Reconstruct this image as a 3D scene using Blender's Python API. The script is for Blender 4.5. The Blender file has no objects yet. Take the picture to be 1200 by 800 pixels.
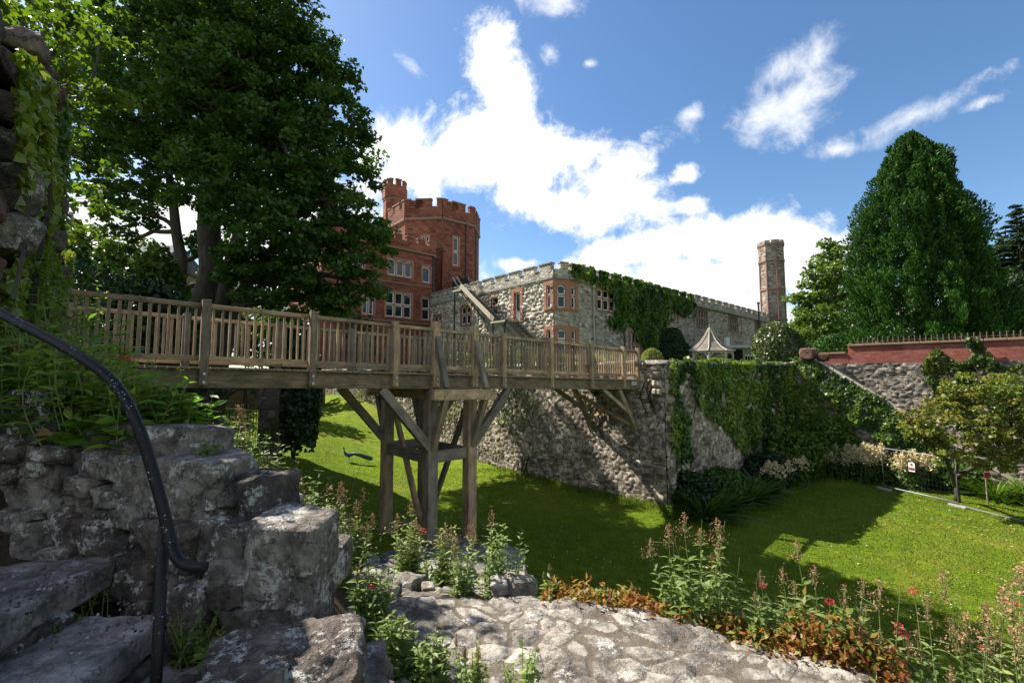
import bpy, bmesh, math, random
import numpy as np
from mathutils import Vector, Matrix, noise
random.seed(7); rng = np.random.default_rng(7)
SC = bpy.context.scene
COL = SC.collection
R = math.radians
FPX = 533.0; PITCH = math.atan(40/533.0); CP, SP = math.cos(PITCH), math.sin(PITCH)

# ------------------------------------------------------------------ measuring helpers
def ray(px, py):
    u = (px-600)/FPX; v = (400-py)/FPX
    return np.array([u, CP-v*SP, SP+v*CP])
def P(px, py, y):
    d = ray(px, py); return Vector(d*(y/d[1]))
def Pz(px, py, z):
    d = ray(px, py); return Vector(d*(z/d[2]))
def proj(V):
    V = np.asarray(V, float)
    f = V[..., 1]*CP + V[..., 2]*SP; up = -V[..., 1]*SP + V[..., 2]*CP
    return 600+FPX*V[..., 0]/f, 400-FPX*up/f
def inpoly(x, y, poly):
    x = np.asarray(x); y = np.asarray(y); c = np.zeros(x.shape, bool); n = len(poly)
    for i in range(n):
        x1, y1 = poly[i]; x2, y2 = poly[(i+1) % n]
        if y1 == y2: continue
        t = ((y1 > y) != (y2 > y)) & (x < (x2-x1)*(y-y1)/(y2-y1)+x1)
        c ^= t
    return c

# ------------------------------------------------------------------ object helpers
def tag(o, label=None, cat=None, group=None, kind=None):
    if label: o['label'] = label
    if cat: o['category'] = cat
    if group: o['group'] = group
    if kind or cat: o['kind'] = kind or 'thing'
    return o
def empty(name, loc=(0, 0, 0), rz=0.0):
    o = bpy.data.objects.new(name, None); COL.objects.link(o)
    o.location = loc; o.rotation_euler = (0, 0, rz); o.empty_display_size = .2
    return o
def link(name, me, mat, parent=None, shift=True):
    """vertices are in world space; a child is moved back by its parent's place"""
    o = bpy.data.objects.new(name, me); COL.objects.link(o)
    if mat is not None:
        for m in (mat if isinstance(mat, (list, tuple)) else [mat]): me.materials.append(m)
    if parent is not None:
        o.parent = parent
        if shift:
            l = parent.location.copy()
            q = parent
            while q.parent is not None: q = q.parent; l += q.location
            me.transform(Matrix.Translation(-l))
    return o
def copy_tree(o, parent=None):
    c = o.copy(); COL.objects.link(c)
    if parent is not None: c.parent = parent
    for ch in list(o.children): copy_tree(ch, c)
    return c
def np_mesh(name, V, F, attrs=None, smooth=False):
    V = np.asarray(V, np.float32); F = np.asarray(F, np.int32); k = F.shape[1]
    me = bpy.data.meshes.new(name)
    me.vertices.add(len(V)); me.vertices.foreach_set('co', V.ravel())
    me.loops.add(F.size); me.loops.foreach_set('vertex_index', F.ravel())
    me.polygons.add(len(F)); me.polygons.foreach_set('loop_start', np.arange(0, F.size, k, dtype=np.int32))
    if smooth: me.polygons.foreach_set('use_smooth', np.ones(len(F), bool))
    for a, val in (attrs or {}).items():
        at = me.attributes.new(a, 'FLOAT', 'POINT'); at.data.foreach_set('value', np.asarray(val, np.float32))
    me.update(calc_edges=True)
    return me
class MB:
    def __init__(s): s.v = []; s.f = []
    def poly(s, pts):
        n = len(s.v); s.v += [tuple(p) for p in pts]; s.f.append(tuple(range(n, n+len(pts))))
    def hexa(s, c8):
        n = len(s.v); s.v += [tuple(p) for p in c8]
        for q in ((0, 3, 2, 1), (4, 5, 6, 7), (0, 1, 5, 4), (1, 2, 6, 5), (2, 3, 7, 6), (3, 0, 4, 7)): s.f.append(tuple(n+i for i in q))
        return s
    def box(s, o, a, b, c):
        """origin corner and three edge vectors"""
        o, a, b, c = map(Vector, (o, a, b, c))
        return s.hexa([o, o+a, o+a+b, o+b, o+c, o+a+c, o+a+b+c, o+b+c])
    def bar(s, p0, p1, w, h, up=(0, 0, 1)):
        p0, p1 = Vector(p0), Vector(p1); d = (p1-p0).normalized(); up = Vector(up)
        sd = d.cross(up)
        if sd.length < 1e-3: sd = d.cross(Vector((0, 1, 0)))
        sd.normalize(); n = sd.cross(d)
        return s.box(p0-sd*w/2-n*h/2, p1-p0, sd*w, n*h)
    def tube(s, pts, rad, n=8, cap=True):
        pts = [Vector(p) for p in pts]; m = len(pts)
        rad = [rad]*m if not hasattr(rad, '__len__') else rad
        base = len(s.v); prev = None
        for i, p in enumerate(pts):
            t = (pts[min(i+1, m-1)]-pts[max(i-1, 0)]).normalized()
            a = prev if prev is not None else (Vector((0, 0, 1)) if abs(t.z) < .9 else Vector((1, 0, 0)))
            a = (a-t*a.dot(t)).normalized(); prev = a; b = t.cross(a)
            for k in range(n):
                q = 2*math.pi*k/n; s.v.append(tuple(p+(a*math.cos(q)+b*math.sin(q))*rad[i]))
        for i in range(m-1):
            for k in range(n):
                k2 = (k+1) % n
                s.f.append((base+i*n+k, base+i*n+k2, base+(i+1)*n+k2, base+(i+1)*n+k))
        if cap:
            s.f.append(tuple(base+k for k in reversed(range(n)))); s.f.append(tuple(base+(m-1)*n+k for k in range(n)))
        return s
    def prism(s, ring, z0, z1):
        n = len(ring); b = len(s.v)
        s.v += [(p[0], p[1], z0) for p in ring]+[(p[0], p[1], z1) for p in ring]
        for i in range(n): s.f.append((b+i, b+(i+1) % n, b+n+(i+1) % n, b+n+i))
        s.f.append(tuple(b+i for i in reversed(range(n)))); s.f.append(tuple(b+n+i for i in range(n)))
        return s
    def build(s, name, mat, parent=None, smooth=False, bevel=0.0, fix=True):
        me = bpy.data.meshes.new(name); me.from_pydata(s.v, [], s.f)
        if fix or bevel:
            bm = bmesh.new(); bm.from_mesh(me); bmesh.ops.recalc_face_normals(bm, faces=bm.faces)
            if bevel: bmesh.ops.bevel(bm, geom=bm.edges[:], offset=bevel, segments=1, affect='EDGES')
            bm.to_mesh(me); bm.free()
        if smooth: me.polygons.foreach_set('use_smooth', np.ones(len(me.polygons), bool))
        me.update()
        return link(name, me, mat, parent)

def _each(s, name, mat, parent=None, **kw):
    """every separate piece becomes an object of its own"""
    par = list(range(len(s.v)))
    def fd(i):
        while par[i] != i: par[i] = par[par[i]]; i = par[i]
        return i
    for f in s.f:
        for q in f[1:]: par[fd(q)] = fd(f[0])
    grp = {}
    for f in s.f: grp.setdefault(fd(f[0]), []).append(f)
    out = []
    for fs in grp.values():
        ids = sorted({i for f in fs for i in f}); ix = {i: k for k, i in enumerate(ids)}; m = MB(); m.v = [s.v[i] for i in ids]; m.f = [tuple(ix[i] for i in f) for f in fs]
        out.append(m.build(name, mat, parent, **kw))
    return out
MB.each = _each

# ------------------------------------------------------------------ materials
MATS = {}
class NT:
    def __init__(s, name):
        s.m = bpy.data.materials.new(name); s.m.use_nodes = True; s.t = s.m.node_tree; s.t.nodes.clear()
        s.out = s.n('ShaderNodeOutputMaterial'); MATS[name] = s.m
    def n(s, typ, **kw):
        x = s.t.nodes.new(typ)
        for k, v in kw.items():
            if k[0] == '_': x.inputs[k[1:].replace('_', ' ')].default_value = v
            else: setattr(x, k, v)
        return x
    def l(s, a, b): s.t.links.new(a, b)
    def coord(s, scale=(1, 1, 1), kind='Object'):
        c = s.n('ShaderNodeTexCoord'); m = s.n('ShaderNodeMapping'); m.inputs['Scale'].default_value = scale
        s.l(c.outputs[kind], m.inputs['Vector']); return m.outputs['Vector']
    def noise(s, vec, scale, detail=4, rough=.6, dist=0.0):
        x = s.n('ShaderNodeTexNoise', _Scale=scale, _Detail=detail, _Roughness=rough, _Distortion=dist)
        if vec is not None: s.l(vec, x.inputs['Vector'])
        return x.outputs['Fac']
    def ramp(s, fac, stops, interp='LINEAR'):
        r = s.n('ShaderNodeValToRGB'); cr = r.color_ramp; cr.interpolation = interp
        while len(cr.elements) < len(stops): cr.elements.new(.5)
        for e, (p, c) in zip(cr.elements, stops):
            e.position = p; e.color = (*c, 1) if len(c) == 3 else c
        s.l(fac, r.inputs['Fac']); return r.outputs['Color']
    def mix(s, fac, a, b, mode='MIX'):
        x = s.n('ShaderNodeMix', data_type='RGBA', blend_type=mode)
        for v, i in ((fac, 0), (a, 6), (b, 7)):
            if hasattr(v, 'links'): s.l(v, x.inputs[i])
            elif i == 0: x.inputs[0].default_value = v
            else: x.inputs[i].default_value = (*v, 1)
        return x.outputs[2]
    def math(s, op, a, b=0.0):
        x = s.n('ShaderNodeMath', operation=op)
        for v, i in ((a, 0), (b, 1)):
            if hasattr(v, 'links'): s.l(v, x.inputs[i])
            else: x.inputs[i].default_value = v
        return x.outputs[0]
    def step(s, v, a, b):
        x = s.n('ShaderNodeMapRange', interpolation_type='SMOOTHSTEP', _From_Min=a, _From_Max=b); s.l(v, x.inputs['Value']); return x.outputs['Result']
    def attr(s, name):
        return s.n('ShaderNodeAttribute', attribute_name=name).outputs['Fac']
    def bump(s, h, strength=.5, dist=.02):
        b = s.n('ShaderNodeBump', _Strength=strength, _Distance=dist); s.l(h, b.inputs['Height']); return b.outputs['Normal']
    def pbr(s, color, rough=.85, normal=None, spec=.3, metal=0.0):
        p = s.n('ShaderNodeBsdfPrincipled', _Roughness=rough, _Metallic=metal)
        p.inputs['Specular IOR Level'].default_value = spec
        if hasattr(color, 'links'): s.l(color, p.inputs['Base Color'])
        else: p.inputs['Base Color'].default_value = (*color, 1)
        if hasattr(rough, 'links'): s.l(rough, p.inputs['Roughness'])
        if normal is not None: s.l(normal, p.inputs['Normal'])
        s.l(p.outputs[0], s.out.inputs['Surface']); return p

def mat_plain(name, col, rough=.7, spec=.3, metal=0.0, var=.25, scale=6):
    t = NT(name); v = t.coord()
    n = t.noise(v, scale, 5, .65)
    c = t.mix(n, tuple(x*(1-var) for x in col), tuple(min(1, x*(1+var)) for x in col))
    t.pbr(c, rough, t.bump(t.noise(v, scale*8, 3), .15, .01), spec, metal); return t.m
def mat_masonry(name, stones, mortar, sx=2.2, sz=4.2, mw=.06, bump=.6, dist=.05, patch=None, rand=.9, rotz=0.0):
    """random rubble: stretched cells in three dimensions, so any wall direction reads right"""
    t = NT(name); c = t.n('ShaderNodeTexCoord')
    mp = t.n('ShaderNodeMapping'); mp.inputs['Rotation'].default_value = (0, 0, rotz); mp.inputs['Scale'].default_value = (sx, sx, sz); t.l(c.outputs['Object'], mp.inputs['Vector'])
    v = c.outputs['Object']
    wob = t.n('ShaderNodeTexNoise', _Scale=3.0, _Detail=2.0); t.l(v, wob.inputs['Vector'])
    add = t.n('ShaderNodeVectorMath', operation='MULTIPLY_ADD'); t.l(wob.outputs['Color'], add.inputs[0]); add.inputs[1].default_value = (.5, .5, .5); t.l(mp.outputs[0], add.inputs[2])
    vo = t.n('ShaderNodeTexVoronoi', feature='F1', _Randomness=rand, _Scale=1.0); t.l(add.outputs[0], vo.inputs['Vector'])
    ve = t.n('ShaderNodeTexVoronoi', feature='DISTANCE_TO_EDGE', _Randomness=rand, _Scale=1.0); t.l(add.outputs[0], ve.inputs['Vector'])
    sep = t.n('ShaderNodeSeparateColor'); t.l(vo.outputs['Color'], sep.inputs[0])
    col = t.ramp(sep.outputs[0], [(i/(len(stones)-1), s) for i, s in enumerate(stones)])
    fine = t.noise(v, 14, 6, .7)
    col = t.mix(.55, col, t.ramp(fine, [(.3, (.25, .25, .25)), (.7, (.8, .8, .8))]), 'OVERLAY')
    big = t.noise(v, .45, 4, .6)
    col = t.mix(.5, col, t.ramp(big, [(.35, (.35, .33, .3)), (.65, (.62, .62, .6))]), 'OVERLAY')
    e = t.step(ve.outputs['Distance'], mw*.3, mw*1.5)
    col = t.mix(e, mortar, col)
    if patch: col = t.mix(t.step(t.noise(v, patch[1], 5, .65), patch[2], patch[2]+.08), col, patch[0])
    h = t.math('ADD', t.math('MULTIPLY', e, .7), t.math('ADD', t.math('MULTIPLY', fine, .5), t.math('MULTIPLY', sep.outputs[1], .5)))
    t.pbr(col, .92, t.bump(h, bump, dist), .2); return t.m
def mat_blockwork(name, cols, mortar, bw=.5, bh=.22, bump=.4, rotz=0.0):
    """coursed ashlar or brick; courses follow z, length follows the wall's own run (given by rotz)"""
    t = NT(name); c = t.n('ShaderNodeTexCoord')
    m = t.n('ShaderNodeMapping'); m.inputs['Rotation'].default_value = (0, 0, -rotz); t.l(c.outputs['Object'], m.inputs['Vector'])
    sp = t.n('ShaderNodeSeparateXYZ'); t.l(m.outputs[0], sp.inputs[0])
    cb = t.n('ShaderNodeCombineXYZ'); t.l(t.math('ADD', sp.outputs[0], t.math('MULTIPLY', sp.outputs[1], .8)), cb.inputs[0]); t.l(sp.outputs[2], cb.inputs[1])
    br = t.n('ShaderNodeTexBrick', _Scale=1.0, _Mortar_Size=bh*.05, _Mortar_Smooth=.3, _Bias=0.0, _Brick_Width=bw, _Row_Height=bh)
    br.inputs['Color1'].default_value = (0, 0, 0, 1); br.inputs['Color2'].default_value = (1, 1, 1, 1); br.inputs['Mortar'].default_value = (.5, .5, .5, 1)
    t.l(cb.outputs[0], br.inputs['Vector'])
    col = t.ramp(br.outputs['Color'], [(i/(len(cols)-1), s) for i, s in enumerate(cols)])
    v = c.outputs['Object']
    fine = t.noise(v, 9, 6, .7); big = t.noise(v, .35, 5, .65)
    col = t.mix(.5, col, t.ramp(fine, [(.3, (.28, .28, .28)), (.7, (.72, .72, .72))]), 'OVERLAY')
    col = t.mix(.55, col, t.ramp(big, [(.38, (.24, .22, .2)), (.62, (.72, .70, .68))]), 'OVERLAY')
    col = t.mix(t.math('MULTIPLY', br.outputs['Fac'], .8), col, mortar)
    h = t.math('SUBTRACT', t.math('MULTIPLY', fine, .5), br.outputs['Fac'])
    t.pbr(col, .9, t.bump(h, bump, .02), .2); return t.m
def mat_stone_attr(name, stones, mortar, lichen=(.62, .62, .58), lich=.62, moss=(.09, .10, .02), mossn=.7, fs=9, bump=.5):
    """for modelled stones: 'stone' is each stone's own random tone, 'joint' is 1 in the mortar"""
    t = NT(name); v = t.coord(); s = t.attr('stone'); j = t.attr('joint')
    col = t.ramp(s, [(i/(len(stones)-1), q) for i, q in enumerate(stones)])
    f = t.noise(v, fs, 8, .72); g = t.noise(v, fs*.22, 5, .65); k = t.noise(v, fs*4, 4, .7)
    col = t.mix(.75, col, t.ramp(f, [(.38, (.16, .16, .16)), (.62, (.84, .84, .84))]), 'OVERLAY')
    col = t.mix(.7, col, t.ramp(g, [(.40, (.27, .26, .25)), (.60, (.72, .71, .69))]), 'OVERLAY')
    cr_ = t.math('ABSOLUTE', t.math('SUBTRACT', t.noise(v, fs*.45, 5, .6, .3), .5)); crk = t.step(cr_, .012, .0); col = t.mix(t.math('MULTIPLY', crk, .55), col, tuple(x*.25 for x in stones[0]))
    col = t.mix(t.step(j, .35, .75), col, t.mix(k, tuple(x*.6 for x in mortar), tuple(x*1.3 for x in mortar)))
    li = t.math('MULTIPLY', t.step(t.noise(v, fs*.6, 8, .8, .15), lich-.04, lich+.03), t.step(k, .38, .52))
    col = t.mix(t.math('MULTIPLY', li, .8), col, lichen)
    col = t.mix(t.math('MULTIPLY', t.step(t.noise(v, fs*.35, 6, .7), mossn, mossn+.06), .75), col, moss)
    h = t.math('SUBTRACT', t.math('ADD', f, t.math('MULTIPLY', k, .4)), t.math('MULTIPLY', crk, .35))
    t.pbr(col, .92, t.bump(h, bump, .05), .2); return t.m
def mat_wood(name, base, dark, grain=1.0):
    """local X runs along the timber"""
    t = NT(name); v = t.coord((.9, 14, 14)); oi = t.n('ShaderNodeObjectInfo')
    off = t.n('ShaderNodeVectorMath', operation='ADD'); cb = t.n('ShaderNodeCombineXYZ')
    for i in range(3): t.l(t.math('MULTIPLY', oi.outputs['Random'], 37.0+i*11), cb.inputs[i])
    t.l(v, off.inputs[0]); t.l(cb.outputs[0], off.inputs[1])
    g = t.noise(off.outputs[0], 2.2, 6, .7); st = t.noise(t.coord((1.5, 3, 3)), 2.0, 5, .65)
    col = t.ramp(g, [(.25, dark), (.5, base), (.8, tuple(min(1, x*1.35) for x in base))])
    col = t.mix(.6, col, t.ramp(st, [(.36, (.22, .22, .23)), (.64, (.76, .74, .70))]), 'OVERLAY')
    tone = t.ramp(oi.outputs['Random'], [(0, (.26, .27, .28)), (.5, (.5, .48, .45)), (1, (.74, .67, .58))])
    col = t.mix(.8, col, tone, 'OVERLAY')
    t.pbr(col, .85, t.bump(g, .35*grain, .01), .25); return t.m
def mat_leaf(name, cols, trans=.35, tcol=None, rough=.5, spec=.35):
    t = NT(name); a = t.attr('tint')
    col = t.ramp(a, [(i/(len(cols)-1), c) for i, c in enumerate(cols)])
    p = t.n('ShaderNodeBsdfPrincipled', _Roughness=rough); p.inputs['Specular IOR Level'].default_value = spec
    t.l(col, p.inputs['Base Color'])
    tr = t.n('ShaderNodeBsdfTranslucent')
    if tcol: t.l(t.mix(.75, col, tcol), tr.inputs['Color'])
    else: t.l(t.mix(1.0, col, (1.6, 1.7, .7), 'MULTIPLY'), tr.inputs['Color'])
    mx = t.n('ShaderNodeMixShader', _Fac=trans); t.l(p.outputs[0], mx.inputs[1]); t.l(tr.outputs[0], mx.inputs[2])
    t.l(mx.outputs[0], t.out.inputs['Surface']); return t.m

WD = mat_wood('weathered_oak', (.30, .225, .148), (.12, .09, .06))
WG = mat_wood('grey_oak', (.20, .172, .14), (.085, .07, .056))
WB = mat_wood('brown_beam', (.25, .18, .112), (.085, .06, .038))
IRON = mat_plain('bolt_steel', (.42, .41, .39), .45, .5, .9)
RED_ASH = mat_blockwork('red_sandstone_ashlar', [(.15, .048, .03), (.23, .072, .042), (.27, .10, .065)], (.20, .11, .085), .55, .28, .35, 0.0)
RED = mat_plain('red_sandstone_dressing', (.30, .145, .10), .9, .2, 0, .35, 3)
RED_D = mat_plain('brown_sandstone_coping', (.21, .125, .09), .9, .2, 0, .4, 2)
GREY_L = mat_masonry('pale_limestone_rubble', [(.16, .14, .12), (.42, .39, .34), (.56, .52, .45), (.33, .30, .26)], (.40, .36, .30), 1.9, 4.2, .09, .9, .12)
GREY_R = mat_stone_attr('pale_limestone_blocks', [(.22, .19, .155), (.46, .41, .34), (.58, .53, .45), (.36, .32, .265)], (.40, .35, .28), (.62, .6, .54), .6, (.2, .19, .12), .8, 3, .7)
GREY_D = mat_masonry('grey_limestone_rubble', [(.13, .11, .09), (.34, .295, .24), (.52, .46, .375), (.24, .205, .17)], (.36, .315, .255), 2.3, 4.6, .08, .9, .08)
GREY_C = mat_plain('grey_stone_coping', (.25, .235, .21), .92, .2, 0, .45, 2.5)
COPING = mat_plain('moat_wall_coping', (.36, .31, .25), .92, .2, 0, .4, 3)
MOAT = mat_stone_attr('moat_rubble', [(.09, .077, .063), (.27, .225, .18), (.38, .325, .265), (.17, .142, .115)], (.12, .10, .08), (.5, .48, .43), .66, (.07, .08, .02), .68, 5, .4)
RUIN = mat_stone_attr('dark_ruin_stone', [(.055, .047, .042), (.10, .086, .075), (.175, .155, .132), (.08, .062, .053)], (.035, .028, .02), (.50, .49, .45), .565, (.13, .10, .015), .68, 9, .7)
RUBE = mat_stone_attr('grey_coursed_rubble', [(.09, .08, .07), (.20, .175, .15), (.27, .235, .20), (.13, .11, .095)], (.12, .10, .085), (.45, .42, .38), .64, (.07, .08, .02), .7, 6, .6)
RUINR = mat_stone_attr('red_ruin_stone', [(.085, .045, .036), (.13, .08, .064), (.15, .12, .10), (.07, .04, .032)], (.05, .04, .03), (.4, .38, .34), .68, (.05, .06, .015), .64, 4, .8)
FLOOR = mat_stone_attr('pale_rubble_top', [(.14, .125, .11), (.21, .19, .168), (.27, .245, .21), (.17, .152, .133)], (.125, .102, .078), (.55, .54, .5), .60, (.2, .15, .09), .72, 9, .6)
STEP = mat_stone_attr('worn_step_stone', [(.15, .135, .128), (.22, .20, .19)], (.06, .048, .04), (.42, .36, .38), .60, (.06, .06, .02), .72, 7, .5)
BRICK_R = mat_blockwork('painted_red_brick', [(.17, .052, .042), (.215, .068, .055), (.215, .10, .075)], (.21, .085, .066), .24, .08, .25, math.atan2(-.739, .673))
BLACK = NT('black_gloss_paint')
def _black():
    t = BLACK; v = t.coord(); s = t.math('MULTIPLY', t.step(t.noise(v, 75, 4, .7), .62, .66), t.step(t.noise(v, 9, 3, .6), .46, .60))
    t.pbr(t.mix(s, (.006, .006, .007), (.45, .45, .42)), .45, t.bump(t.noise(v, 40, 4), .2, .004), .22)
_black(); BLACK = BLACK.m
WHITE = mat_plain('white_paint', (.68, .68, .66), .5, .4, 0, .08)
GLASS = NT('dark_window_glass'); GLASS.pbr((.012, .014, .018), .05, GLASS.bump(GLASS.noise(GLASS.coord(), 1.5, 2), .08, .05), .5); GLASS = GLASS.m
BARK = NT('grey_bark')
def _bark():
    t = BARK; v = t.coord((1, 1, .25)); n = t.noise(v, 7, 7, .7); g = t.noise(t.coord(), 1.3, 4)
    c = t.ramp(n, [(.3, (.03, .025, .020)), (.6, (.078, .067, .054)), (.8, (.12, .105, .088))])
    c = t.mix(t.math('MULTIPLY', t.step(g, .5, .62), .5), c, (.06, .075, .025))
    t.pbr(c, .95, t.bump(n, .8, .04), .15)
_bark(); BARK = BARK.m
DARKM = mat_plain('dark_metal', (.05, .048, .046), .55, .4, .6)
LEAD = mat_plain('pale_lead_roof', (.42, .45, .48), .6, .4, 0, .15)
STAIRP = mat_plain('pale_stair_plank', (.44, .37, .29), .8, .3, 0, .25, 3)
SHINGLE = mat_blockwork('cedar_shingle', [(.13, .11, .09), (.19, .165, .14), (.24, .21, .185)], (.07, .06, .05), .16, .12, .5)
GREYW = mat_plain('grey_gazebo_wood', (.36, .33, .28), .8, .3, 0, .2, 5)
SLATE = mat_blockwork('slate', [(.09, .09, .10), (.14, .14, .15)], (.05, .05, .05), .3, .2, .4)
# foliage
L_SYC = mat_leaf('sycamore_leaf', [(.020, .050, .011), (.038, .082, .015), (.06, .115, .018), (.10, .16, .026)], .40)
L_YEL = mat_leaf('lit_maple_leaf', [(.035, .065, .010), (.07, .115, .014), (.12, .15, .018)], .45)
L_CON = mat_leaf('cypress_spray', [(.013, .042, .008), (.027, .076, .012), (.055, .122, .02)], .2, None, .6, .2)
L_SPR = mat_leaf('spruce_needle', [(.010, .026, .014), (.02, .045, .02), (.035, .06, .022)], .15, None, .6, .2)
L_LIM = mat_leaf('lime_leaf', [(.04, .08, .012), (.08, .13, .018), (.13, .17, .03)], .35)
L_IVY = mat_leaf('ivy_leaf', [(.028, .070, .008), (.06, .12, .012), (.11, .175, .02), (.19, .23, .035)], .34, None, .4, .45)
L_IVD = mat_leaf('creeper_leaf', [(.032, .082, .008), (.07, .135, .013), (.125, .19, .022)], .34, None, .45, .4)
L_DRK = mat_leaf('yew_leaf', [(.010, .026, .008), (.018, .042, .010), (.03, .06, .014)], .2)
L_FRN = mat_leaf('fern_frond', [(.03, .065, .012), (.055, .11, .018), (.09, .15, .026)], .35)
L_VAL = mat_leaf('valerian_leaf', [(.07, .12, .03), (.13, .19, .05), (.20, .255, .08), (.30, .33, .10)], .42)
L_BIG = mat_leaf('bank_plant_leaf', [(.05, .12, .02), (.085, .18, .03), (.14, .24, .04), (.22, .28, .05), (.22, .14, .05)], .45)
L_ORA = mat_leaf('russet_creeper_leaf', [(.20, .06, .022), (.24, .15, .03), (.20, .20, .035), (.10, .16, .025), (.16, .22, .04), (.24, .11, .03)], .4, (.6, .25, .04))
L_ACE = mat_leaf('russet_maple_leaf', [(.065, .115, .016), (.11, .155, .022), (.165, .13, .028), (.095, .145, .022)], .3)
L_PLU = mat_leaf('cream_plume', [(.60, .50, .28), (.72, .64, .42), (.55, .42, .2)], .3, (.6, .5, .3), .8, .1)
L_SEED = mat_leaf('pinkish_seed_head', [(.34, .17, .10), (.45, .25, .16), (.30, .20, .10)], .3, (.5, .28, .18), .8, .1)
L_PINK = mat_leaf('crimson_floret', [(.45, .02, .05), (.55, .04, .09)], .3, (.6, .05, .1))
STEMM = mat_plain('green_stem', (.12, .15, .045), .6, .3)
STEMR = mat_plain('reddish_stem', (.15, .075, .04), .6, .3)
L_GRS = mat_leaf('grass_blade', [(.055, .095, .010), (.10, .15, .014), (.16, .20, .02)], .3)
L_YBU = mat_leaf('golden_bush_leaf', [(.10, .13, .03), (.18, .20, .05), (.26, .27, .09)], .3)
L_HOL = mat_leaf('variegated_leaf', [(.03, .055, .015), (.07, .10, .03), (.16, .18, .08)], .25, None, .35, .5)

# ------------------------------------------------------------------ noise and shape kits
def _hash(i, j, k, seed):
    h = (i.astype(np.int64)*374761393 + j.astype(np.int64)*668265263 + k.astype(np.int64)*2147483647 + seed*974634777) & 0xffffffff
    h = ((h ^ (h >> 13))*1274126177) & 0xffffffff
    return ((h ^ (h >> 16)) & 0xffff)/65535.0
def vnoise(p, seed=0):
    p = np.asarray(p, float); i = np.floor(p).astype(int); f = p-i; f = f*f*(3-2*f); r = 0
    for dx in (0, 1):
        for dy in (0, 1):
            for dz in (0, 1):
                w = (f[..., 0] if dx else 1-f[..., 0])*(f[..., 1] if dy else 1-f[..., 1])*(f[..., 2] if dz else 1-f[..., 2])
                r = r+w*_hash(i[..., 0]+dx, i[..., 1]+dy, i[..., 2]+dz, seed)
    return r
def fbm(p, oct=4, seed=0, gain=.5):
    p = np.asarray(p, float); a, s, t = 1.0, 0.0, 0.0
    for o in range(oct):
        s = s+a*vnoise(p*2**o+o*17.3, seed+o); t += a; a *= gain
    return s/t
def sst(x, a, b):
    t = np.clip((x-a)/(b-a), 0, 1); return t*t*(3-2*t)
def cells(U, V, cx, cy, seed=0, jit=.8, shift=.5):
    """nearest and second nearest of jittered, course-wise cells -> (edge distance 0..1, random tone, random 2)"""
    f1 = np.full(U.shape, 9e9); f2 = np.full(U.shape, 9e9); r1 = np.zeros(U.shape); r2 = np.zeros(U.shape)
    vj = np.floor(V/cy).astype(int); z = np.zeros_like(vj)
    for dj in (-1, 0, 1):
        j = vj+dj; off = shift*(j % 2)+_hash(j, z, z, seed+9)*.6
        ui = np.floor(U/cx-off).astype(int)
        for di in (-2, -1, 0, 1, 2):
            i = ui+di
            pu = (i+off+.5+jit*(_hash(i, j, z, seed+1)-.5))*cx; pv = (j+.5+jit*.75*(_hash(i, j, z, seed+2)-.5))*cy
            sx = .75+.6*_hash(i, j, z, seed+5)
            d = np.hypot((U-pu)/cx*sx, (V-pv)/cy)
            m = d < f1
            f2 = np.where(m, f1, np.minimum(f2, d)); f1 = np.where(m, d, f1)
            r1 = np.where(m, _hash(i, j, z, seed+3), r1); r2 = np.where(m, _hash(i, j, z, seed+4), r2)
    return f2-f1, r1, r2
def grid_faces(nu, nv):
    a = np.arange((nu-1)*(nv-1)); i = a // (nv-1); j = a % (nv-1); q = i*nv+j
    return np.stack([q, q+nv, q+nv+1, q+1], 1)
def rubble_face(name, O, u, n, W, z0, z1, mat, parent, res=.07, cx=.42, cy=.22, amp=.07, seed=1, top=None, bulge=.06, keep=None, mw=.16):
    """a wall face of modelled stones: O at z=0, u along the wall, n outward; top(s) may lower the crest"""
    O, u, n = np.array(O, float), np.array(u, float), np.array(n, float)
    nu, nv = int(W/res)+2, int((z1-z0)/res)+2
    S, Z = np.meshgrid(np.linspace(0, W, nu), np.linspace(z0, z1, nv), indexing='ij')
    if top is not None:
        T = top(S); Z = z0+(Z-z0)/(z1-z0)*(T-z0)
    wob = fbm(np.stack([S*1.3, Z*1.3, S*0], -1), 2, seed+50)-.5
    e, r1, r2 = cells(S+wob*.25, Z+wob*.16, cx, cy, seed)
    st = sst(e, .02, mw*1.6)
    f = fbm(np.stack([S*9, Z*9, S*0+seed], -1), 3, seed)
    h = st*amp*(.45+.75*r2)+amp*.5*(f-.5)*st+bulge*(fbm(np.stack([S*.5, Z*.5, S*0], -1), 2, seed+7)-.5)*2
    X = O+S[..., None]*u+np.array([0, 0, 1.])*Z[..., None]+n*h[..., None]
    F = grid_faces(nu, nv)
    if np.cross(u, [0, 0, 1.]).dot(n) < 0: F = F[:, ::-1]
    if keep is not None: F = F[keep(S.ravel()[F].mean(1), Z.ravel()[F].mean(1))]
    me = np_mesh(name, X.reshape(-1, 3), F, {'stone': r1.ravel(), 'joint': 1-sst(e, .03, mw).ravel()}, smooth=False)
    return link(name, me, mat, parent)

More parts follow.
